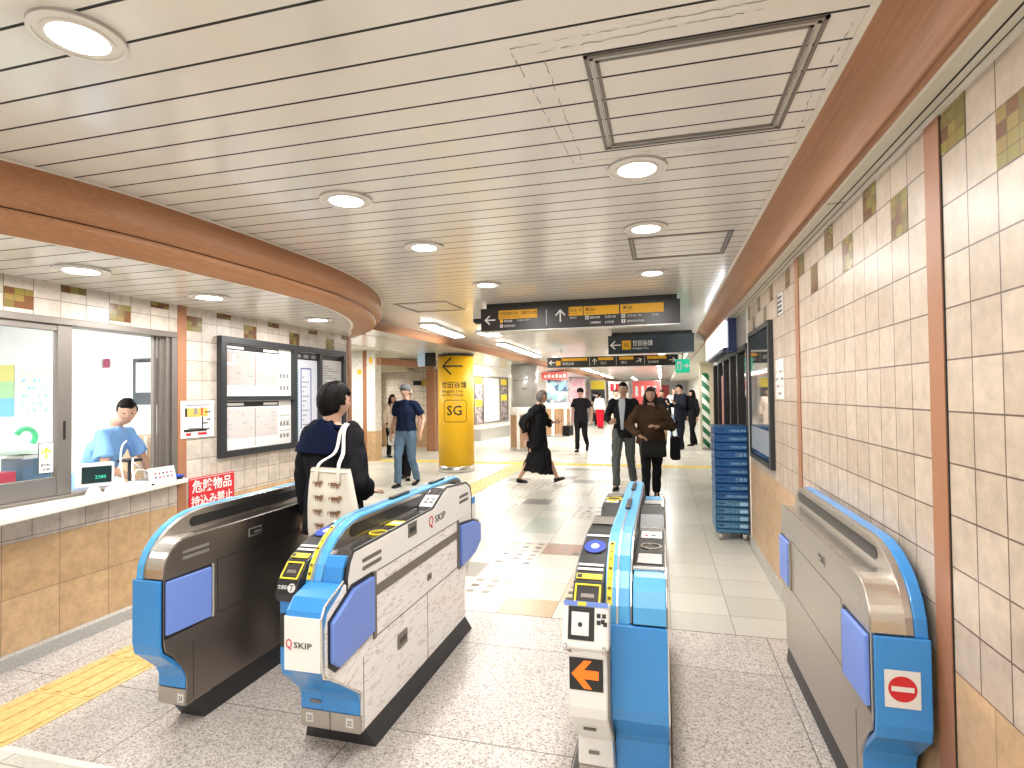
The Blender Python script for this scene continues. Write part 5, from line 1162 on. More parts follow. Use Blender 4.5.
panel('concourse_directory', 'dark directory panel with a yellow top behind the red trousers', -3.55, -2.85, 29, .15, 2.25, [('panel', [(0, 0, .7, 2.1, m_dkgrey, 0, .01)]), ('yellow_header', [(0, 1.65, .7, 2.1, m_yel, .01, .015)]), ('print_lines', [(.08, .5+.12*i, .3+.05*(i % 4), .54+.12*i, m_paper, .01, .014) for i in range(8)])])
panel('white_poster', 'white poster panel with red squares at the far end of the hall', -3.0, -1.9, 33, .4, 2.25, [('panel', [(0, 0, 1.1, 1.85, m_paper, 0, .01)]), ('red_print', [(.08+.3*i, 1.3, .3+.3*i, 1.75, m_red, .01, .014) for i in range(3)])])
m_redb = mat('banner_red', (.75, .12, .12), .6)
panel('red_banner', 'red banner panel at the far end of the hall, rightmost of the banners', -1.7, -.1, 34, .5, 2.3, [('panel', [(0, 0, 1.6, 1.8, m_redb, 0, .01)]), ('white_print', [(.15+.35*i, .9, .32+.35*i, 1.5, m_paper, .01, .014) for i in range(4)])])
panel('yellow_notice', 'slim notice panel with yellow labels left of the pink banner', -4.35, -4.05, 23.5, .3, 2.2, [('panel', [(0, 0, .3, 1.9, m_frame, 0, .01)]), ('yellow_label', [(.02, .3, .28, .7, m_yel, .01, .014), (.02, 1.3, .28, 1.7, m_yel, .01, .014)])])
t_ = thing('red_trimmed_poster', 'hanging board with a red strip above the picture column', 'sign', (-3.8, 20.0, 2.1)); adopt(MB().m(m_redb).box(-4.25, -3.3, 20.0, 20.1, 2.1, 2.38).build('board', bevel=.004), t_)
plate('white_marks', FY(-4.2, 20.0, 2.15), [(.05+.14*i, .02, .14+.14*i, .12+.03*(i % 2), m_paper) for i in range(6)], t_)
b = MB()
rr = random.Random(4)
for i in range(11):
    x0 = -8+i*1.25; b.m(rr.choice([m_paper, m_redb, m_pinkb, m_paper, m_pale, m_amber])).box(x0, x0+1.0, YF-.5, YF-.41, .3, 2.2)
struct(b.build('wall_far_posters'))
t_ = thing('small_blue_monitor', 'small pale blue monitor hanging from the low ceiling left of the yellow column', 'monitor', (-4.9, 10.4, 2.2)); adopt(MB().m(mat('pale_blue_screen', (.45, .58, .72), .3, emit=.2)).box(-4.76, -4.60, 10.4, 10.45, 2.15, 2.42).build('screen', bevel=.004), t_); adopt(MB().m(m_black).box(-4.60, -4.40, 10.4, 10.5, 2.15, 2.42).build('casing', bevel=.004), t_)
t_ = thing('beige_air_unit', 'long beige air duct box under the recess ceiling', 'duct', (-8, 14.5, 2.0)); adopt(MB().m(mat('beige_paint', (.62, .56, .42), .5)).prism([(-8.4, 2.30), (-8.4, 2.68), (-7.5, 2.68), (-7.15, 2.30)], 15.0, 15.6, 1).build('duct', bevel=.02), t_)
t_ = thing('wall_camera', 'small dark camera on a bracket near the recess', 'security camera', (-7.05, 15.5, 1.9)); adopt(MB().m(m_black).box(-7.2, -6.95, 15.4, 15.6, 1.88, 2.02).build('body', bevel=.01), t_); adopt(MB().m(m_amber).box(-6.95, -6.80, 15.45, 15.55, 1.85, 2.06).build('bracket', bevel=.004), t_)
# ================================================================== PEOPLE
m_skin = mat('skin', (.55, .33, .235), .55, spec=.3); m_hair = mat('black_hair', (.005, .0045, .0045), .5, spec=.10); m_hair_b = mat('dark_brown_hair', (.02, .012, .009), .5, spec=.25)
m_shoe = mat('black_shoes', (.008, .008, .008), .5, spec=.2); m_eye = mat('eye_dark', (.02, .015, .012), .2); m_lip = mat('lips', (.55, .22, .19), .5)
def cloth(name, c, r=.85): return mat(name, c, .95, spec=.06)
def head_verts(b, c, R, k=1.0, hair=None):
    """adds a sculpted head (radius ~1 unit scaled) centred at c with rotation R; hair = style -> hair shell instead"""
    tmp = bmesh.new(); bmesh.ops.create_icosphere(tmp, subdivisions=4 if not hair else 4, radius=1)
    vm = {}
    for v in tmp.verts:
        d = v.co.normalized(); x, y, z = d
        rx, ry, rz = .074, .093, .112
        jaw = 1-.30*max(0, -z)**1.3
        p = Vector((x*rx*jaw, y*ry*(1-.10*max(0, -z)), z*rz))
        if y > 0 and z < -.35: p.y *= 1-.45*(-z-.35)
        fr_ = max(0, -y)
        if not hair:
            g = lambda cx, cz, s: math.exp(-((x-cx)**2+(z-cz)**2)/s**2)*(1 if y < 0 else 0)
            p.y -= .020*g(0, -.16, .13)+.010*g(0, .02, .09)+.006*g(0, -.50, .14)+.007*g(0, -.78, .16)+.006*g(0, .30, .5)
            p.y += .009*(g(.36, .08, .16)+g(-.36, .08, .16))
            p.x += .006*(g(.62, -.2, .22)-g(-.62, -.2, .22))
        else:
            if hair == 'short': cov = z > .42 or (y > -.25 and z > -.05) or (y > .25 and z > -.50)
            elif hair == 'bob': cov = z > .38 or (y > -.42 and z > -.25) or (y > -.1 and z > -.62)
            elif hair == 'long': cov = z > .45 or (y > -.45)
            else: cov = z > .2
            s = {'short': 1.12, 'bob': 1.20, 'long': 1.17}.get(hair, 1.12)
            p = Vector((x*rx*s, y*ry*s+.003, z*rz*(s-.03)+.004)) if cov else p*.86
            if cov: p += d*.004*(noise.noise(Vector((x*3, y*3, z*1.5)))*1.5+noise.noise(Vector((math.atan2(y, x)*9, z*1.2, 0))))
        vm[v.index] = b.bm.verts.new(Vector(c)+R @ (p*k))
    for f in tmp.faces: b.face([vm[v.index] for v in f.verts])
    tmp.free()
    if not hair:
        for s in (-1, 1): b.ball(Vector(c)+R @ (Vector((s*.073, .012, -.008))*k), (.010*k, .018*k, .030*k), 8, 6, fr=R)
def hand(b, w, d, n, side, k=1.0, curl=.5):
    """w wrist, d direction of fingers, n palm normal (towards palm side), thumb on `side`"""
    d = Vector(d).normalized(); n = Vector(n); n = (n-d*n.dot(d)).normalized(); s = d.cross(n)*side; w = Vector(w)
    b.limb([w-d*.01*k, w+d*.035*k, w+d*.080*k], [(.024*k, .015*k), (.036*k, .015*k), (.036*k, .012*k)], 10, ref=s)
    for i, L in enumerate((.068, .078, .072, .056)):
        o = s*(.028-.0185*i)*k; p0 = w+d*.075*k+o
        a1, a2, a3 = curl*.5, curl*1.3, curl*1.9
        f1 = p0+(d*math.cos(a1)+n*math.sin(a1))*L*.45*k; f2 = f1+(d*math.cos(a2)+n*math.sin(a2))*L*.32*k; f3 = f2+(d*math.cos(a3)+n*math.sin(a3))*L*.23*k
        b.limb([p0-d*.01*k, f1, f2, f3], [.0088*k, .0085*k, .0078*k, .0068*k], 8)
    p0 = w+d*.022*k+s*.026*k; t1 = p0+(d*.6+s*.75+n*.15).normalized()*.034*k; t2 = t1+(d*.9+s*.25+n*.3).normalized()*.030*k
    b.limb([p0-s*.01*k, t1, t2], [.012*k, .010*k, .008*k], 8)
def person(name_label, loc, rz, H=1.7, pose=None, top=None, bottom=None, hair='short', hair_mat=None, shoes=None, vox=.007, cvox=.010, hat=None, group=None, fem=False, collar=None, inner=None, glasses=False):
    """local frame: faces -Y, left side is +X"""
    P = dict(hipz=.91, sh=.172, shz=1.385, lean=(0, 0), hiprot=0, head=(0, 0, 0),
             kL=(.10, -.02, .49), aL=(.10, .02, .085), kR=(-.10, -.02, .49), aR=(-.10, .02, .085),
             eL=(.235, .03, 1.12), wL=(.255, -.02, .87), eR=(-.235, .03, 1.12), wR=(-.255, -.02, .87), hdL=(0, -.1, -1), hdR=(0, -.1, -1), hnL=(-1, 0, 0), hnR=(1, 0, 0), fL=(0, -1, 0), fR=(0, -1, 0), cuL=.5, cuR=.5)
    P.update(pose or {})
    k = H/1.7; V = Vector
    root = thing('person', name_label, 'person', (0, 0, 0), 0, group)
    lx, ly = P['lean']
    hip = V((0, 0, P['hipz'])); ch = V((lx*.6, ly*.6, 1.22)); nk = V((lx, ly, 1.435)); hd = V((lx, ly, 1.585))+V(P['head'][:2]+(0,))*.0
    hd += V((0, -.018+ly*.35, 0))
    shw = P['sh']*(.9 if fem else 1)
    sL, sR = V((lx*.95+shw, ly*.95, P['shz'])), V((lx*.95-shw, ly*.95, P['shz']))
    hL, hR = hip+V((.09, 0, -.02)), hip+V((-.09, 0, -.02))
    J = {q: V(P[q]) for q in ('kL', 'aL', 'kR', 'aR', 'eL', 'wL', 'eR', 'wR')}
    Rh = Matrix.Rotation(P['head'][0], 3, 'Z') @ Matrix.Rotation(P['head'][1], 3, 'X') @ Matrix.Rotation(P['head'][2], 3, 'Y')
    b = MB().m(m_skin)
    # body: continuous skin (torso, limbs, head, hands merged by remesh)
    b.limb([hip, (hip+ch)/2, ch, nk-V((0, 0, .03))], [(.155, .10), (.125, .09), (.150, .100), (.09, .06)], 20)
    b.limb([nk-V((0, 0, .05)), nk+V((0, .005, .04)), hd+V((0, .012, -.07))], [.055, .052, .050], 14)
    b.limb([sL-V((0, 0, .025)), nk-V((0, 0, .06)), sR-V((0, 0, .025))], [.036, .050, .036], 12, ref=(0, 0, 1))
    for s, e, w_, hdn, hnn, sd, cu in ((sL, J['eL'], J['wL'], P['hdL'], P['hnL'], 1, P['cuL']), (sR, J['eR'], J['wR'], P['hdR'], P['hnR'], -1, P['cuR'])):
        b.limb([s+V((0, 0, -.02)), s.lerp(e, .5), e], [.042, .042, .036], 12); b.limb([e, e.lerp(w_, .35), w_], [.036, .036, .024], 12)
        if vox <= .0075: hand(b, w_, hdn, hnn, sd, 1.0, cu)
        else: hand(b, w_, hdn, hnn, sd, 1.08, cu)
    for h, kn, a, fd in ((hL, J['kL'], J['aL'], P['fL']), (hR, J['kR'], J['aR'], P['fR'])):
        b.limb([h, h.lerp(kn, .5), kn], [.085, .072, .054], 14); b.limb([kn, kn.lerp(a, .35), a], [.052, .052, .034], 14)
        fd = V(fd).normalized(); b.limb([a+V((0, 0, -.03)), a+fd*.10+V((0, 0, -.05))], [.030, .026], 10)
    head_verts(b, hd, Rh)
    T = Matrix.Translation(loc) @ Matrix.Rotation(rz, 4, 'Z') @ Matrix.Scale(k, 4)
    def fin(bb, nm, mm, **kw):
        bb.mats = [mm]
        bmesh.ops.transform(bb.bm, matrix=T, verts=bb.bm.verts)
        for kk in ('remesh', 'fold'):
            if kk in kw: kw[kk] *= k
        o = bb.build(nm, **kw); o.parent = root; return o
    fin(b, 'body', m_skin, remesh=vox)
    # eyes, brows, mouth
    b = MB()
    for s in (-1, 1): b.ball(hd+Rh @ V((s*.027, -.0835, .008)), (.011, .007, .006), 10, 6, fr=Rh)
    fin(b, 'eyes', m_eye, smooth=True) if False else None
    for s in (-1, 1):
        bb = MB().ball(hd+Rh @ V((s*.027, -.0810, .008)), (.0115, .007, .0055), 10, 6, fr=Rh) if b is None else MB().ball(hd+Rh @ V((s*.027, -.0810, .008)), (.0115, .007, .0055), 10, 6, fr=Rh)
        fin(bb, 'eye', m_eye, smooth=True)
    b.bm.free()
    bb = MB().ball(hd+Rh @ V((0, -.0905, -.055)), (.022, .006, .0055), 12, 6, fr=Rh); fin(bb, 'mouth', m_lip, smooth=True)
    hm = hair_mat or m_hair
    bb = MB(); head_verts(bb, hd, Rh, 1.0, hair)
    if hair == 'long':
        for q in (-1, 1): bb.limb([hd+Rh @ V((q*.075, .0, .0)), hd+V((q*.085, .01, -.12)), hd+V((q*.095, -.02, -.24))], [(.028, .05), (.035, .055), (.022, .035)], 10)
        bb.limb([hd+V((0, .06, .02)), hd+V((0, .075, -.12)), hd+V((0, .085, -.26))], [(.08, .04), (.095, .04), (.085, .025)], 14)
        fin(bb, 'hair', hm, remesh=.007)
    elif hair == 'bob':
        bb.limb([hd+Rh @ V((0, .035, .0)), hd+Rh @ V((0, .042, -.062))], [(.082, .058), (.062, .042)], 16); fin(bb, 'hair', hm, remesh=.005)
    else: fin(bb, 'hair', hm, smooth=True)
    if hat:
        bb = MB(); R4 = Rh.to_4x4(); base = hd+Rh @ V((0, 0, .045))
        bb.ball(hd+Rh @ V((0, .005, .045)), (.092, .108, .088), 20, 10, fr=Rh)
        if hat[0] == 'cap': bb.prism([(.075*math.cos(a), -.075-.085*math.sin(a)) for a in [PI*i/10 for i in range(11)]], -.004, .006, 2, fr=Matrix.Translation(hd+Rh @ V((0, -.015, .055))) @ R4)
        else: bb.disc((0, 0, 0), .06, .135, 0, .008, 28)
        if hat[0] != 'cap':
            pass
        fin(bb, 'hat', hat[1], smooth=(hat[0] == 'cap'))
    # ---- clothing
    if bottom:
        kind, mm = bottom[:2]
        bb = MB()
        if kind in ('trousers', 'shorts', 'wide'):
            wd = {'trousers': 1.0, 'shorts': 1.15, 'wide': 1.45}[kind]
            bb.limb([hip+V((0, 0, .09)), hip+V((0, 0, -.03))], [(.150, .105), (.168, .120)], 18)
            for h, kn, a in ((hL, J['kL'], J['aL']), (hR, J['kR'], J['aR'])):
                e = a+V((0, 0, .0))
                bb.tube([h+V((0, 0, .05)), h.lerp(kn, .5), kn, kn.lerp(e, .5), e+V((0, 0, -.02))], [.098, .088*(1+(wd-1)*.6), .070*wd, .064*wd, .060*wd], 16)
            fin(bb, {'wide': 'trousers'}.get(kind, kind), mm, remesh=cvox, fold=.012)
        else:  # skirt
            rb = bottom[2]; zb = bottom[3]; mid = (J['aL']+J['aR'])/2; km = (J['kL']+J['kR'])/2
            bb.tube([hip+V((0, 0, .10)), hip+V((0, 0, -.06)), V((km.x, km.y, (P['hipz']+zb)/2)), V((mid.x, mid.y, zb))], [(.135, .10), (.17, .135), ((rb[0]+.17)/2, (rb[1]+.14)/2), rb], 24)
            fin(bb, 'skirt', mm, remesh=cvox, fold=.03)
    if top:
        kind, mm = top[:2]; opt = top[2] if len(top) > 2 else {}
        lw = opt.get('loose', 1.0); zb = opt.get('hem', .80)
        bb = MB()
        bb.tube([V((0, 0, zb)), hip+V((0, 0, .06)), (hip+ch)/2+V((0, 0, .03)), ch+V((0, 0, .03)), nk+V((0, 0, -.055)), nk+V((0, 0, .012))], [(.178*lw, .128*lw), (.165*lw, .122*lw), (.150*lw, .115*lw), (.168*lw, .118*lw), (.115, .080), (.064, .060)], 24)
        bb.limb([sL+V((0, 0, -.008)), nk-V((0, 0, .050)), sR+V((0, 0, -.008))], [.054*lw**.4, .064, .054*lw**.4], 14, ref=(0, 0, 1))
        for s, e, w_ in ((sL, J['eL'], J['wL']), (sR, J['eR'], J['wR'])):
            if kind == 'short': bb.limb([s+V((0, 0, -.01)), s.lerp(e, .3)], [.056, .058], 14); bb.tube([s.lerp(e, .1), s.lerp(e, .45), s.lerp(e, .72)], [.057, .060*lw, .066*lw], 14)
            else:
                c_ = opt.get('cuff', .038); bb.limb([s, s.lerp(e, .5), e], [.066*lw**.5, .062*lw, .056*lw], 14); bb.tube([e, e.lerp(w_, .5), e.lerp(w_, .93)], [.056*lw, .052*lw, c_*lw], 14)
        fin(bb, {'short': 'shirt', 'jacket': 'jacket', 'coat': 'coat', 'sweat': 'sweatshirt'}[kind], mm, remesh=cvox, fold=opt.get('fold', .014))
    if inner:   # light shirt front seen between jacket lapels
        bb = MB()
        y_ = -.126
        pts = [(-.045, 1.44), (.045, 1.44), (.055, 1.36), (.03, 1.1), (.02, .95), (-.02, .95), (-.03, 1.1), (-.055, 1.36)]
        ins = [(x, z) for x, z in pts]
        bb.prism([(x*.95, z) for x, z in ins], -.150, -.10, 1)
        bmesh.ops.translate(bb.bm, verts=bb.bm.verts, vec=V((lx*.6, ly*.6, 0)))
        fin(bb, 'shirt_front', inner, bevel=.006)
    if collar: collar(fin, P, hd, nk, sL, sR)
    for sfx, a, fd in (('L', J['aL'], P['fL']), ('R', J['aR'], P['fR'])):
        fd = V(fd).normalized(); bb = MB()
        bb.limb([a-fd*.025+V((0, 0, -.040)), a+fd*.05+V((0, 0, -.050)), a+fd*.135+V((0, 0, -.058))], [(.036, .040), (.044, .034), (.038, .024)], 12)
        bb.box(-.042, .042, -.165, .065, -.014, .0, fr=Matrix.Translation(a+V((0, 0, -.072))) @ Matrix.Rotation(math.atan2(fd.x, -fd.y), 4, 'Z') @ Matrix.Rotation(-math.asin(max(-1, min(1, fd.z))), 4, 'X'))
        fin(bb, 'shoe', shoes or m_shoe, remesh=.009)
    root['_T'] = 0; del root['_T']
    return root, T
def wp(T, p): return T @ Vector(p)
def place_root(root, loc):
    """put the empty at the feet without moving the parts"""
    root.location = loc; inv = Matrix.Translation(loc).inverted()
    for c in root.children: c.matrix_parent_inverse = inv
def bag(name, label, cat, T, c, size, mm, handle_top, strap_mat=None, bev=.02, strap_pts=None):
    c = Vector(c); t_ = thing(name, label, cat, T @ c)
    sx, sy, sz = size
    b = MB(); b.prism([(-sx, 0), (sx, 0), (sx*.93, sz), (-sx*.93, sz)], -sy, sy, 1, fr=Matrix.Translation(c)); bmesh.ops.transform(b.bm, matrix=T, verts=b.bm.verts)
    b.mats = [mm]; adopt(b.build('body', bevel=bev), t_)
    if strap_pts:
        for sp_ in strap_pts:
            adopt(MB().m(strap_mat or mm).tube([T @ Vector(p) for p in sp_], .007, 8).build('strap', smooth=True), t_)
    return t_
c_black = cloth('black_cloth', (.016, .016, .018)); c_navy = cloth('navy_cloth', (.012, .018, .045)); c_char = cloth('charcoal_sweat', (.015, .015, .018)); c_jean = cloth('blue_denim', (.12, .19, .28)); c_grey = cloth('grey_green_wool', (.12, .135, .13)); c_brown = cloth('dark_brown_cloth', (.075, .045, .026)); c_white = cloth('white_cloth', (.80, .78, .75)); c_redc = cloth('red_cloth', (.70, .02, .04)); c_kh = cloth('khaki_cloth', (.32, .24, .15)); c_beige = cloth('beige_cloth', (.62, .52, .44)); c_lb = cloth('light_blue_shirt', (.22, .42, .78)); c_teal = cloth('pale_denim', (.30, .45, .60)); c_dkn = cloth('dark_navy_suit', (.014, .016, .024))
# --- woman with the tote bag between the two left gates (seen from behind)
def sailor(fin, P, hd, nk, sL, sR):
    V = Vector; bb = MB()
    # broad navy collar lying over shoulders and upper back
    rows = []
    for j, t_ in enumerate([0, .25, .5, .75, 1]):
        row = []
        for i in range(13):
            u = -1+2*i/12; w_ = .085+.155*t_**.6
            x = u*w_; back = .080+.060*t_-.012*abs(u)**2; z = nk.z+.025-.015*abs(u)*(1-t_)-.19*t_+(.055*(1-abs(u))*0)
            if abs(u) > .55: z -= .0; back -= .10*(abs(u)-.55)*t_
            row.append(V((x, back+.01+nk.y, z)))
        rows.append(row)
    for off in (0, .012):
        vs = [[bb.bm.verts.new(p+V((0, off, 0))) for p in row] for row in rows]
        for a, b_ in zip(vs, vs[1:]):
            for i in range(12): bb.face([a[i], a[i+1], b_[i+1], b_[i]])
        if off == 0: v0 = vs
        else:
            for i in range(12): bb.face([v0[-1][i], v0[-1][i+1], vs[-1][i+1], vs[-1][i]]); bb.face([v0[0][i], v0[0][i+1], vs[0][i+1], vs[0][i]])
            for j in range(4):
                for s in (0, 12): bb.face([v0[j][s], v0[j+1][s], vs[j+1][s], vs[j][s]])
    for s in (-1, 1): bb.limb([nk+V((s*.06, .07, .0)), nk+V((s*.10, .02, -.02)), nk+V((s*.07, -.07, -.07)), nk+V((s*.03, -.12, -.20))], [(.03, .02), (.045, .018), (.04, .016), (.02, .012)], 10)
    bb.limb([nk+V((-.06, .06, .02)), nk+V((0, .085, .03)), nk+V((.06, .06, .02))], [.018, .02, .018], 10)
    fin(bb, 'collar', cloth('navy_collar', (.005, .008, .026)), remesh=.006)
wl, wrz = (-1.93, 2.99, 0), PI-.30
root, T = person('person seen from behind between the gates, in a black sweatshirt with a navy collar', wl, wrz, H=1.635,
    pose=dict(eL=(.245, .03, 1.12), wL=(.25, .0, .84), hdL=(0, -.12, -1), hnL=(-1, 0, 0), eR=(-.285, .06, 1.12), wR=(-.12, -.18, 1.00), hdR=(.2, -1, .05), hnR=(0, 0, -1), head=(-.25, .12, 0), kL=(.09, -.10, .49), aL=(.09, -.08, .085), kR=(-.09, .03, .49), aR=(-.09, .14, .10), sh=.185),
    top=('sweat', c_char, dict(loose=1.22, hem=.78, cuff=.045, fold=.022)), bottom=('wide', c_black), hair='bob', vox=.005, cvox=.007, collar=sailor)
place_root(root, wl)
# tote bag hanging at the back of the right shoulder
m_tote = cloth('cream_canvas', (.78, .72, .62)); m_print = cloth('brown_print', (.30, .17, .10)); m_print2 = cloth('dark_print', (.10, .06, .04))
c0 = Vector((-.262, .205, .77)); TF = frame(c0, (-.95, -.10, .0), (0, 0.06, 1)); TF = T @ TF @ Matrix.Scale(1.10, 4)
t_ = thing('tote_bag', 'cream canvas tote bag with rows of small brown animal prints', 'bag', T @ c0)
b = MB().m(m_tote)
n_ = 14; rowsF, rowsB = [], []
outl = [(-.17, .40), (-.172, .30), (-.180, .20), (-.182, .10), (-.165, .02), (-.13, -.005), (0, -.012), (.13, -.005), (.165, .02), (.182, .10), (.180, .20), (.172, .30), (.17, .40)]
def bulge(x, z): return .045*max(0, 1-(x/.19)**2)*max(.15, 1-((z-.13)/.33)**2)
for z in [-.01+.41*j/10 for j in range(11)]:
    wdt = .178-.055*max(0, z-.10)/.30-(.03*max(0, (.06-z)/.07)**2)
    rF, rB = [], []
    for i in range(n_+1):
        x = -wdt+2*wdt*i/n_; g = bulge(x, z)+.006*noise.noise(Vector((x*9, z*9, 1)))
        rF.append(b.bm.verts.new(TF @ Vector((x, z, g+.004)))); rB.append(b.bm.verts.new(TF @ Vector((x, z, -g*.5-.004))))
    rowsF.append(rF); rowsB.append(rB)
for R_ in (rowsF, rowsB):
    for a, c_ in zip(R_, R_[1:]):
        for i in range(n_): b.face([a[i], a[i+1], c_[i+1], c_[i]])
for j in range(10):
    for s in (0, n_): b.face([rowsF[j][s], rowsF[j+1][s], rowsB[j+1][s], rowsB[j][s]])
for i in range(n_): b.face([rowsF[0][i], rowsF[0][i+1], rowsB[0][i+1], rowsB[0][i]])
adopt(b.build('body', smooth=True), t_)
for zz, nm in ((.385, 'hem'),):
    b = MB().m(m_tote); b.tube([TF @ Vector((x, zz, bulge(x, zz)+.006)) for x in [-.124+.0248*i for i in range(11)]], .006, 6); adopt(b.build(nm, smooth=True), t_)
for sgn_, xx in ((-1, -.075), (1, .075)):
    sh_top = Vector((-.165, .015, 1.475))
    pts = [TF @ Vector((xx, .33, .035)), TF @ Vector((xx*.9, .42, .015)), T @ Vector((-.235-xx*.45, .150, 1.29)), T @ Vector((-.190-xx*.2, .085, 1.41)), T @ Vector((-.165-xx*.15, .01, 1.452)), T @ Vector((-.165-xx*.15, -.075, 1.40))]
    sm = []
    for i in range(len(pts)-1):
        p0, p1, p2, p3 = [pts[max(0, min(len(pts)-1, i+q))] for q in (-1, 0, 1, 2)]
        for j in range(5): u = j/5; sm.append(.5*((2*p1)+(-p0+p2)*u+(2*p0-5*p1+4*p2-p3)*u*u+(-p0+3*p1-3*p2+p3)*u**3))
    sm.append(pts[-1])
    adopt(MB().m(m_tote).tube(sm, [(.013, .004)]*len(sm), 10, ref=T.to_3x3() @ Vector((1, 0, 0))).build('strap', smooth=True), t_)
b = MB()
for r_ in range(5):
    for c_ in range(2):
        cx, cz = -.055+.115*c_+.008*(r_ % 2), .325-.072*r_
        def P_(x, z, e=.0015): return TF @ Vector((cx+x, cz+z, bulge(cx+x, cz+z)+.011+e))
        b.m(m_print)
        for (xa, xb, za, zb) in ((-.030, .016, -.006, .010), (.012, .030, -.002, .016), (-.028, -.022, -.018, -.004), (-.014, -.008, -.018, -.004), (.004, .010, -.018, -.004), (.012, .018, -.018, -.004), (-.042, -.028, .004, .008), (-.046, -.041, -.008, .008)):
            b.quad(P_(xa, za), P_(xb, za), P_(xb, zb), P_(xa, zb))
        b.m(m_print2)
        for q in range(5): xa = -.026+.010*q; b.quad(P_(xa, -.005, .002), P_(xa+.003, -.005, .002), P_(xa+.003, .009, .002), P_(xa, .009, .002))
adopt(b.build('animal_print'), t_)
# --- office attendant
root, T = person('person in a light blue short sleeved shirt leaning over inside the ticket office', (-4.62, 3.62, .0), 1.85, H=1.56,
    pose=dict(lean=(0, -.22), eL=(.25, -.32, 1.10), wL=(.12, -.47, .95), hdL=(-.4, -1, -.1), hnL=(0, 0, -1), eR=(-.25, -.30, 1.10), wR=(-.10, -.50, .96), hdR=(.4, -1, -.1), hnR=(0, 0, -1), head=(-.9, .35, 0)),
    top=('short', c_lb, dict(loose=1.15, hem=.78)), bottom=('trousers', c_navy), hair='short', vox=.008)
place_root(root, (-4.62, 3.62, .0))
# --- man in a cap
root, T = person('person in a grey cap, navy T-shirt and blue jeans walking past the yellow column', (-4.30, 8.9, 0), -.05, H=1.76,
    pose=dict(kL=(.09, .02, .48), aL=(.08, .22, .12), fL=(0, -1, -.4), kR=(-.09, -.12, .50), aR=(-.09, -.12, .085), eL=(.30, .06, 1.12), wL=(.30, -.05, .90), eR=(-.27, .10, 1.13), wR=(-.33, .06, .87)),
    top=('short', c_navy, dict(loose=1.08, hem=.93)), bottom=('trousers', c_jean), hair='short', hat=('cap', cloth('grey_cap', (.16, .16, .17))), vox=.008)
place_root(root, (-4.30, 8.9, 0))
# --- people behind him
root, T = person('person with long dark hair and a pale top in the left passage opening', (-6.72, 13.1, 0), 1.0, H=1.60, pose=dict(kL=(.09, -.10, .48), aL=(.09, -.16, .085)), top=('jacket', c_beige, dict(loose=1.1)), bottom=('trousers', c_char), hair='long', vox=.010, fem=True)
place_root(root, (-6.72, 13.1, 0))
bag('shoulder_bag', 'small white rounded bag carried beside the jeans', 'bag', Matrix.Translation((-4.97, 9.75, 0)), (0, 0, .62), (.12, .05, .20), m_white, None, bev=.04, strap_pts=[[(-.1, 0, .9), (-.12, .05, 1.2), (-.15, .08, 1.36)]])
root, T = person('person in a white cap and maroon top, mostly hidden behind the capped walker', (-4.68, 9.75, 0), 0.0, H=1.72, pose=dict(kL=(.09, -.12, .48), aL=(.09, -.20, .085), fL=(.6, -1, 0)), top=('short', cloth('maroon_cloth', (.16, .03, .05)), {}), bottom=('trousers', c_char), hair='short', hat=('cap', c_white), vox=.010)
place_root(root, (-4.68, 9.75, 0))
# --- striding woman in black, walking right
root, T = person('person in a long black dress striding right and holding a phone', (-2.15, 9.65, 0), PI/2-.12, H=1.62,
    pose=dict(lean=(0, -.07), kL=(.05, -.20, .47), aL=(.05, -.36, .12), fL=(0, -1, .35), kR=(-.05, .10, .46), aR=(-.05, .33, .09), fR=(0, -1, -.1), eL=(.26, .0, 1.13), wL=(.20, -.24, 1.10), hdL=(-.1, -1, .3), hnL=(0, 0, 1), eR=(-.27, .17, 1.13), wR=(-.24, .12, .93), hipz=.89),
    top=('coat', c_black, dict(loose=1.35, hem=.66, fold=.03, cuff=.05)), bottom=('skirt', c_black, (.17, .30), .20), hair='bob', hair_mat=mat('ash_hair', (.12, .10, .09), .5), vox=.008, fem=True)
place_root(root, (-2.15, 9.65, 0))
b = MB(); fr_ = T @ frame((.17, -.40, 1.13), (1, 0, 0), (0, -.7, .5)); b.m(m_black).box(-.035, .035, -.07, .07, -.004, .004, fr=fr_); t_ = thing('phone', 'dark phone held out by the striding dressed walker', 'phone', T @ Vector((.17, -.40, 1.13))); adopt(b.build('body', bevel=.003), t_)
# --- man in black with briefcase
root, T = person('person all in black with a cap, walking with a briefcase beside the round columns', (-2.15, 15.2, 0), -.15, H=1.72,
    pose=dict(kL=(.09, .02, .48), aL=(.09, .28, .20), fL=(0, -.5, -1), kR=(-.08, -.08, .5), aR=(-.08, -.10, .085), wL=(.30, .0, .86), eL=(.29, .05, 1.12)),
    top=('short', c_black, dict(loose=1.15, hem=.80)), bottom=('trousers', c_black), hair='short', hat=('cap', c_black), vox=.010, inner=None)
place_root(root, (-2.15, 15.2, 0))
bag('briefcase', 'black briefcase hanging from the hand of the walker all in black', 'bag', T, (-.36, -.02, .42), (.10, .22, .28), m_shoe, None, bev=.03, strap_pts=[[(-.36, -.10, .70), (-.30, -.04, .78), (-.36, .06, .70)]])
# --- white top, red trousers
root, T = person('person in a white top and wide red trousers far down the hall', (-2.75, 25.5, 0), PI-.3, H=1.60, pose=dict(kL=(.09, -.08, .48), aL=(.09, -.1, .085)), top=('jacket', c_white, dict(loose=1.25, hem=.92)), bottom=('wide', c_redc), hair='short', vox=.012, cvox=.014, fem=True)
place_root(root, (-2.75, 25.5, 0))
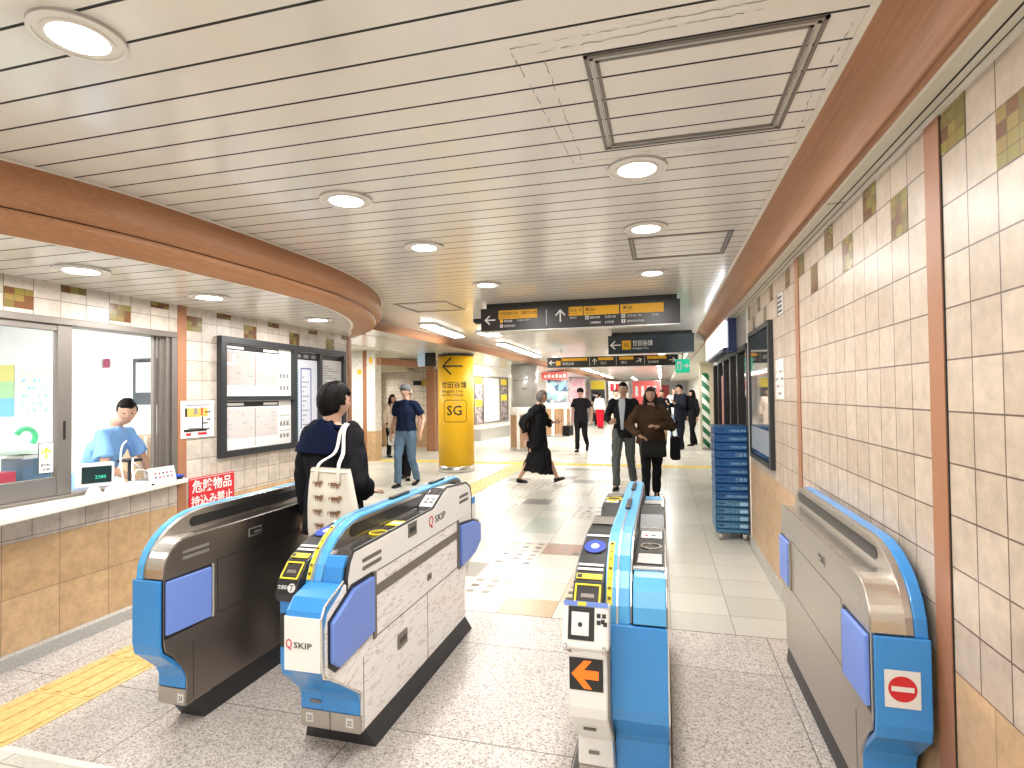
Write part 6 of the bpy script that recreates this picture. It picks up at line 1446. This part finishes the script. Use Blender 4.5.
# --- man in open dark jacket, grey trousers
root, T = person('person in an open dark jacket, pale shirt and grey trousers walking toward the gates', (-.62, 9.35, 0), -.1, H=1.74,
    pose=dict(kR=(-.10, -.14, .49), aR=(-.11, -.12, .085), kL=(.09, .05, .48), aL=(.10, .30, .13), fL=(0, -.8, -.5), eR=(-.27, -.02, 1.13), wR=(-.16, -.26, 1.06), hdR=(.5, -.8, .3), hnR=(.5, .2, 1), eL=(.26, .05, 1.12), wL=(.26, -.05, .87)),
    top=('jacket', cloth('black_jacket', (.02, .02, .024)), dict(hem=.82)), bottom=('trousers', c_grey), hair='short', vox=.008, inner=cloth('pale_shirt', (.55, .60, .66)))
place_root(root, (-.62, 9.35, 0))
# --- woman in brown jacket with black bag
root, T = person('person with long dark hair, dark brown jacket and black trousers walking toward the wide gate', (-.17, 8.45, 0), 0.05, H=1.64,
    pose=dict(kR=(-.08, -.10, .48), aR=(-.09, -.08, .085), kL=(.08, .02, .47), aL=(.08, .20, .12), fL=(0, -.9, -.4), eR=(-.33, -.02, 1.12), wR=(-.16, -.26, .98), hdR=(.8, -.5, -.3), hnR=(0, 0, -1), eL=(.30, -.02, 1.12), wL=(.08, -.27, 1.12), hdL=(-.7, -.5, .2), hnL=(-.3, .2, -1)),
    top=('jacket', c_brown, dict(loose=1.28, hem=.86, fold=.02, cuff=.034)), bottom=('trousers', c_black), hair='long', hair_mat=m_hair_b, vox=.007, fem=True)
place_root(root, (-.17, 8.45, 0))
bag('handbag', 'large black handbag held in front by the brown jacketed walker', 'bag', T, (.02, -.30, .68), (.19, .07, .24), m_shoe, None, bev=.03, strap_pts=[[(-.10, -.30, .91), (-.06, -.29, 1.0), (.04, -.29, 1.0), (.10, -.30, .91)]])
bag('shoulder_bag', 'black bag with pale stripes at the left hip of the brown jacketed walker', 'bag', T, (.345, -.06, .62), (.07, .13, .34), c_black, None, bev=.03, strap_pts=[[(.31, -.08, .96), (.26, -.05, 1.2), (.20, .0, 1.43)]])
# --- cluster at the right: dark suit man, neighbours
root, T = person('person in a dark navy suit standing sideways with a backpack near the striped pole', (.47, 16.2, 0), -1.05, H=1.80,
    pose=dict(kL=(.09, -.03, .49), aL=(.10, -.06, .085), kR=(-.09, .02, .49), aR=(-.12, .12, .085), eL=(.25, -.03, 1.14), wL=(.15, -.25, 1.20), hdL=(-.2, -.6, .7), hnL=(0, 1, 0), eR=(-.25, -.03, 1.14), wR=(-.12, -.27, 1.18), hdR=(.3, -.7, .5), hnR=(0, 1, 0), head=(0, .3, 0)),
    top=('jacket', c_dkn, dict(loose=1.12, hem=.76)), bottom=('trousers', c_dkn), hair='short', vox=.010)
place_root(root, (.47, 16.2, 0))
bag('backpack', 'dark backpack on the back of the suited figure near the striped pole', 'bag', T, (0, .25, .98), (.15, .09, .42), c_black, None, bev=.05, strap_pts=[[(.1, .18, 1.38), (.12, .05, 1.47), (.12, -.10, 1.38)], [(-.1, .18, 1.38), (-.12, .05, 1.47), (-.12, -.10, 1.38)]])
FP = [('person with long dark hair in black, behind the suited figure by the striped pole', (.86, 17.4), -1.0, 1.64, ('jacket', c_black, {}), ('trousers', c_black), 'long', None),
      ('person in dark clothes partly hidden behind the brown jacketed walker', (-.22, 15.4), .1, 1.72, ('jacket', c_char, {}), ('trousers', c_char), 'short', None),
      ('person in an open dark jacket, white shirt and khaki trousers in the far crowd', (-.02, 17.6), .0, 1.66, ('jacket', c_dkn, {}), ('trousers', c_kh), 'short', c_white),
      ('person in a white top and pale jeans in the far crowd', (.40, 20.5), .1, 1.74, ('jacket', c_white, dict(loose=1.1)), ('trousers', c_teal), 'short', None),
      ('person in a beige outfit behind the open jacketed walker', (-1.45, 18.3), .3, 1.68, ('jacket', c_beige, {}), ('trousers', c_beige), 'short', None),
      ('person in grey clothes between the far crowd and the suited figure', (-.35, 22.5), .2, 1.66, ('jacket', c_white, {}), ('trousers', c_kh), 'short', None),
      ('person in a dark shirt walking away beside the far white poster', (-3.1, 27.5), 3.0, 1.70, ('short', c_char, {}), ('trousers', c_char), 'short', None)]
for lab, (x, y), rz, H, tp, bt, hr, inn in FP:
    root, T = person(lab, (x, y, 0), rz, H=H, pose=dict(kL=(.09, -.10, .48), aL=(.09, -.10, .085), kR=(-.09, .04, .48), aR=(-.09, .16, .10)), top=tp, bottom=bt, hair=hr, vox=.013, cvox=.015, inner=inn)
    place_root(root, (x, y, 0))
bpy.data.scenes.remove(TMP)
bpy.context.view_layer.update()
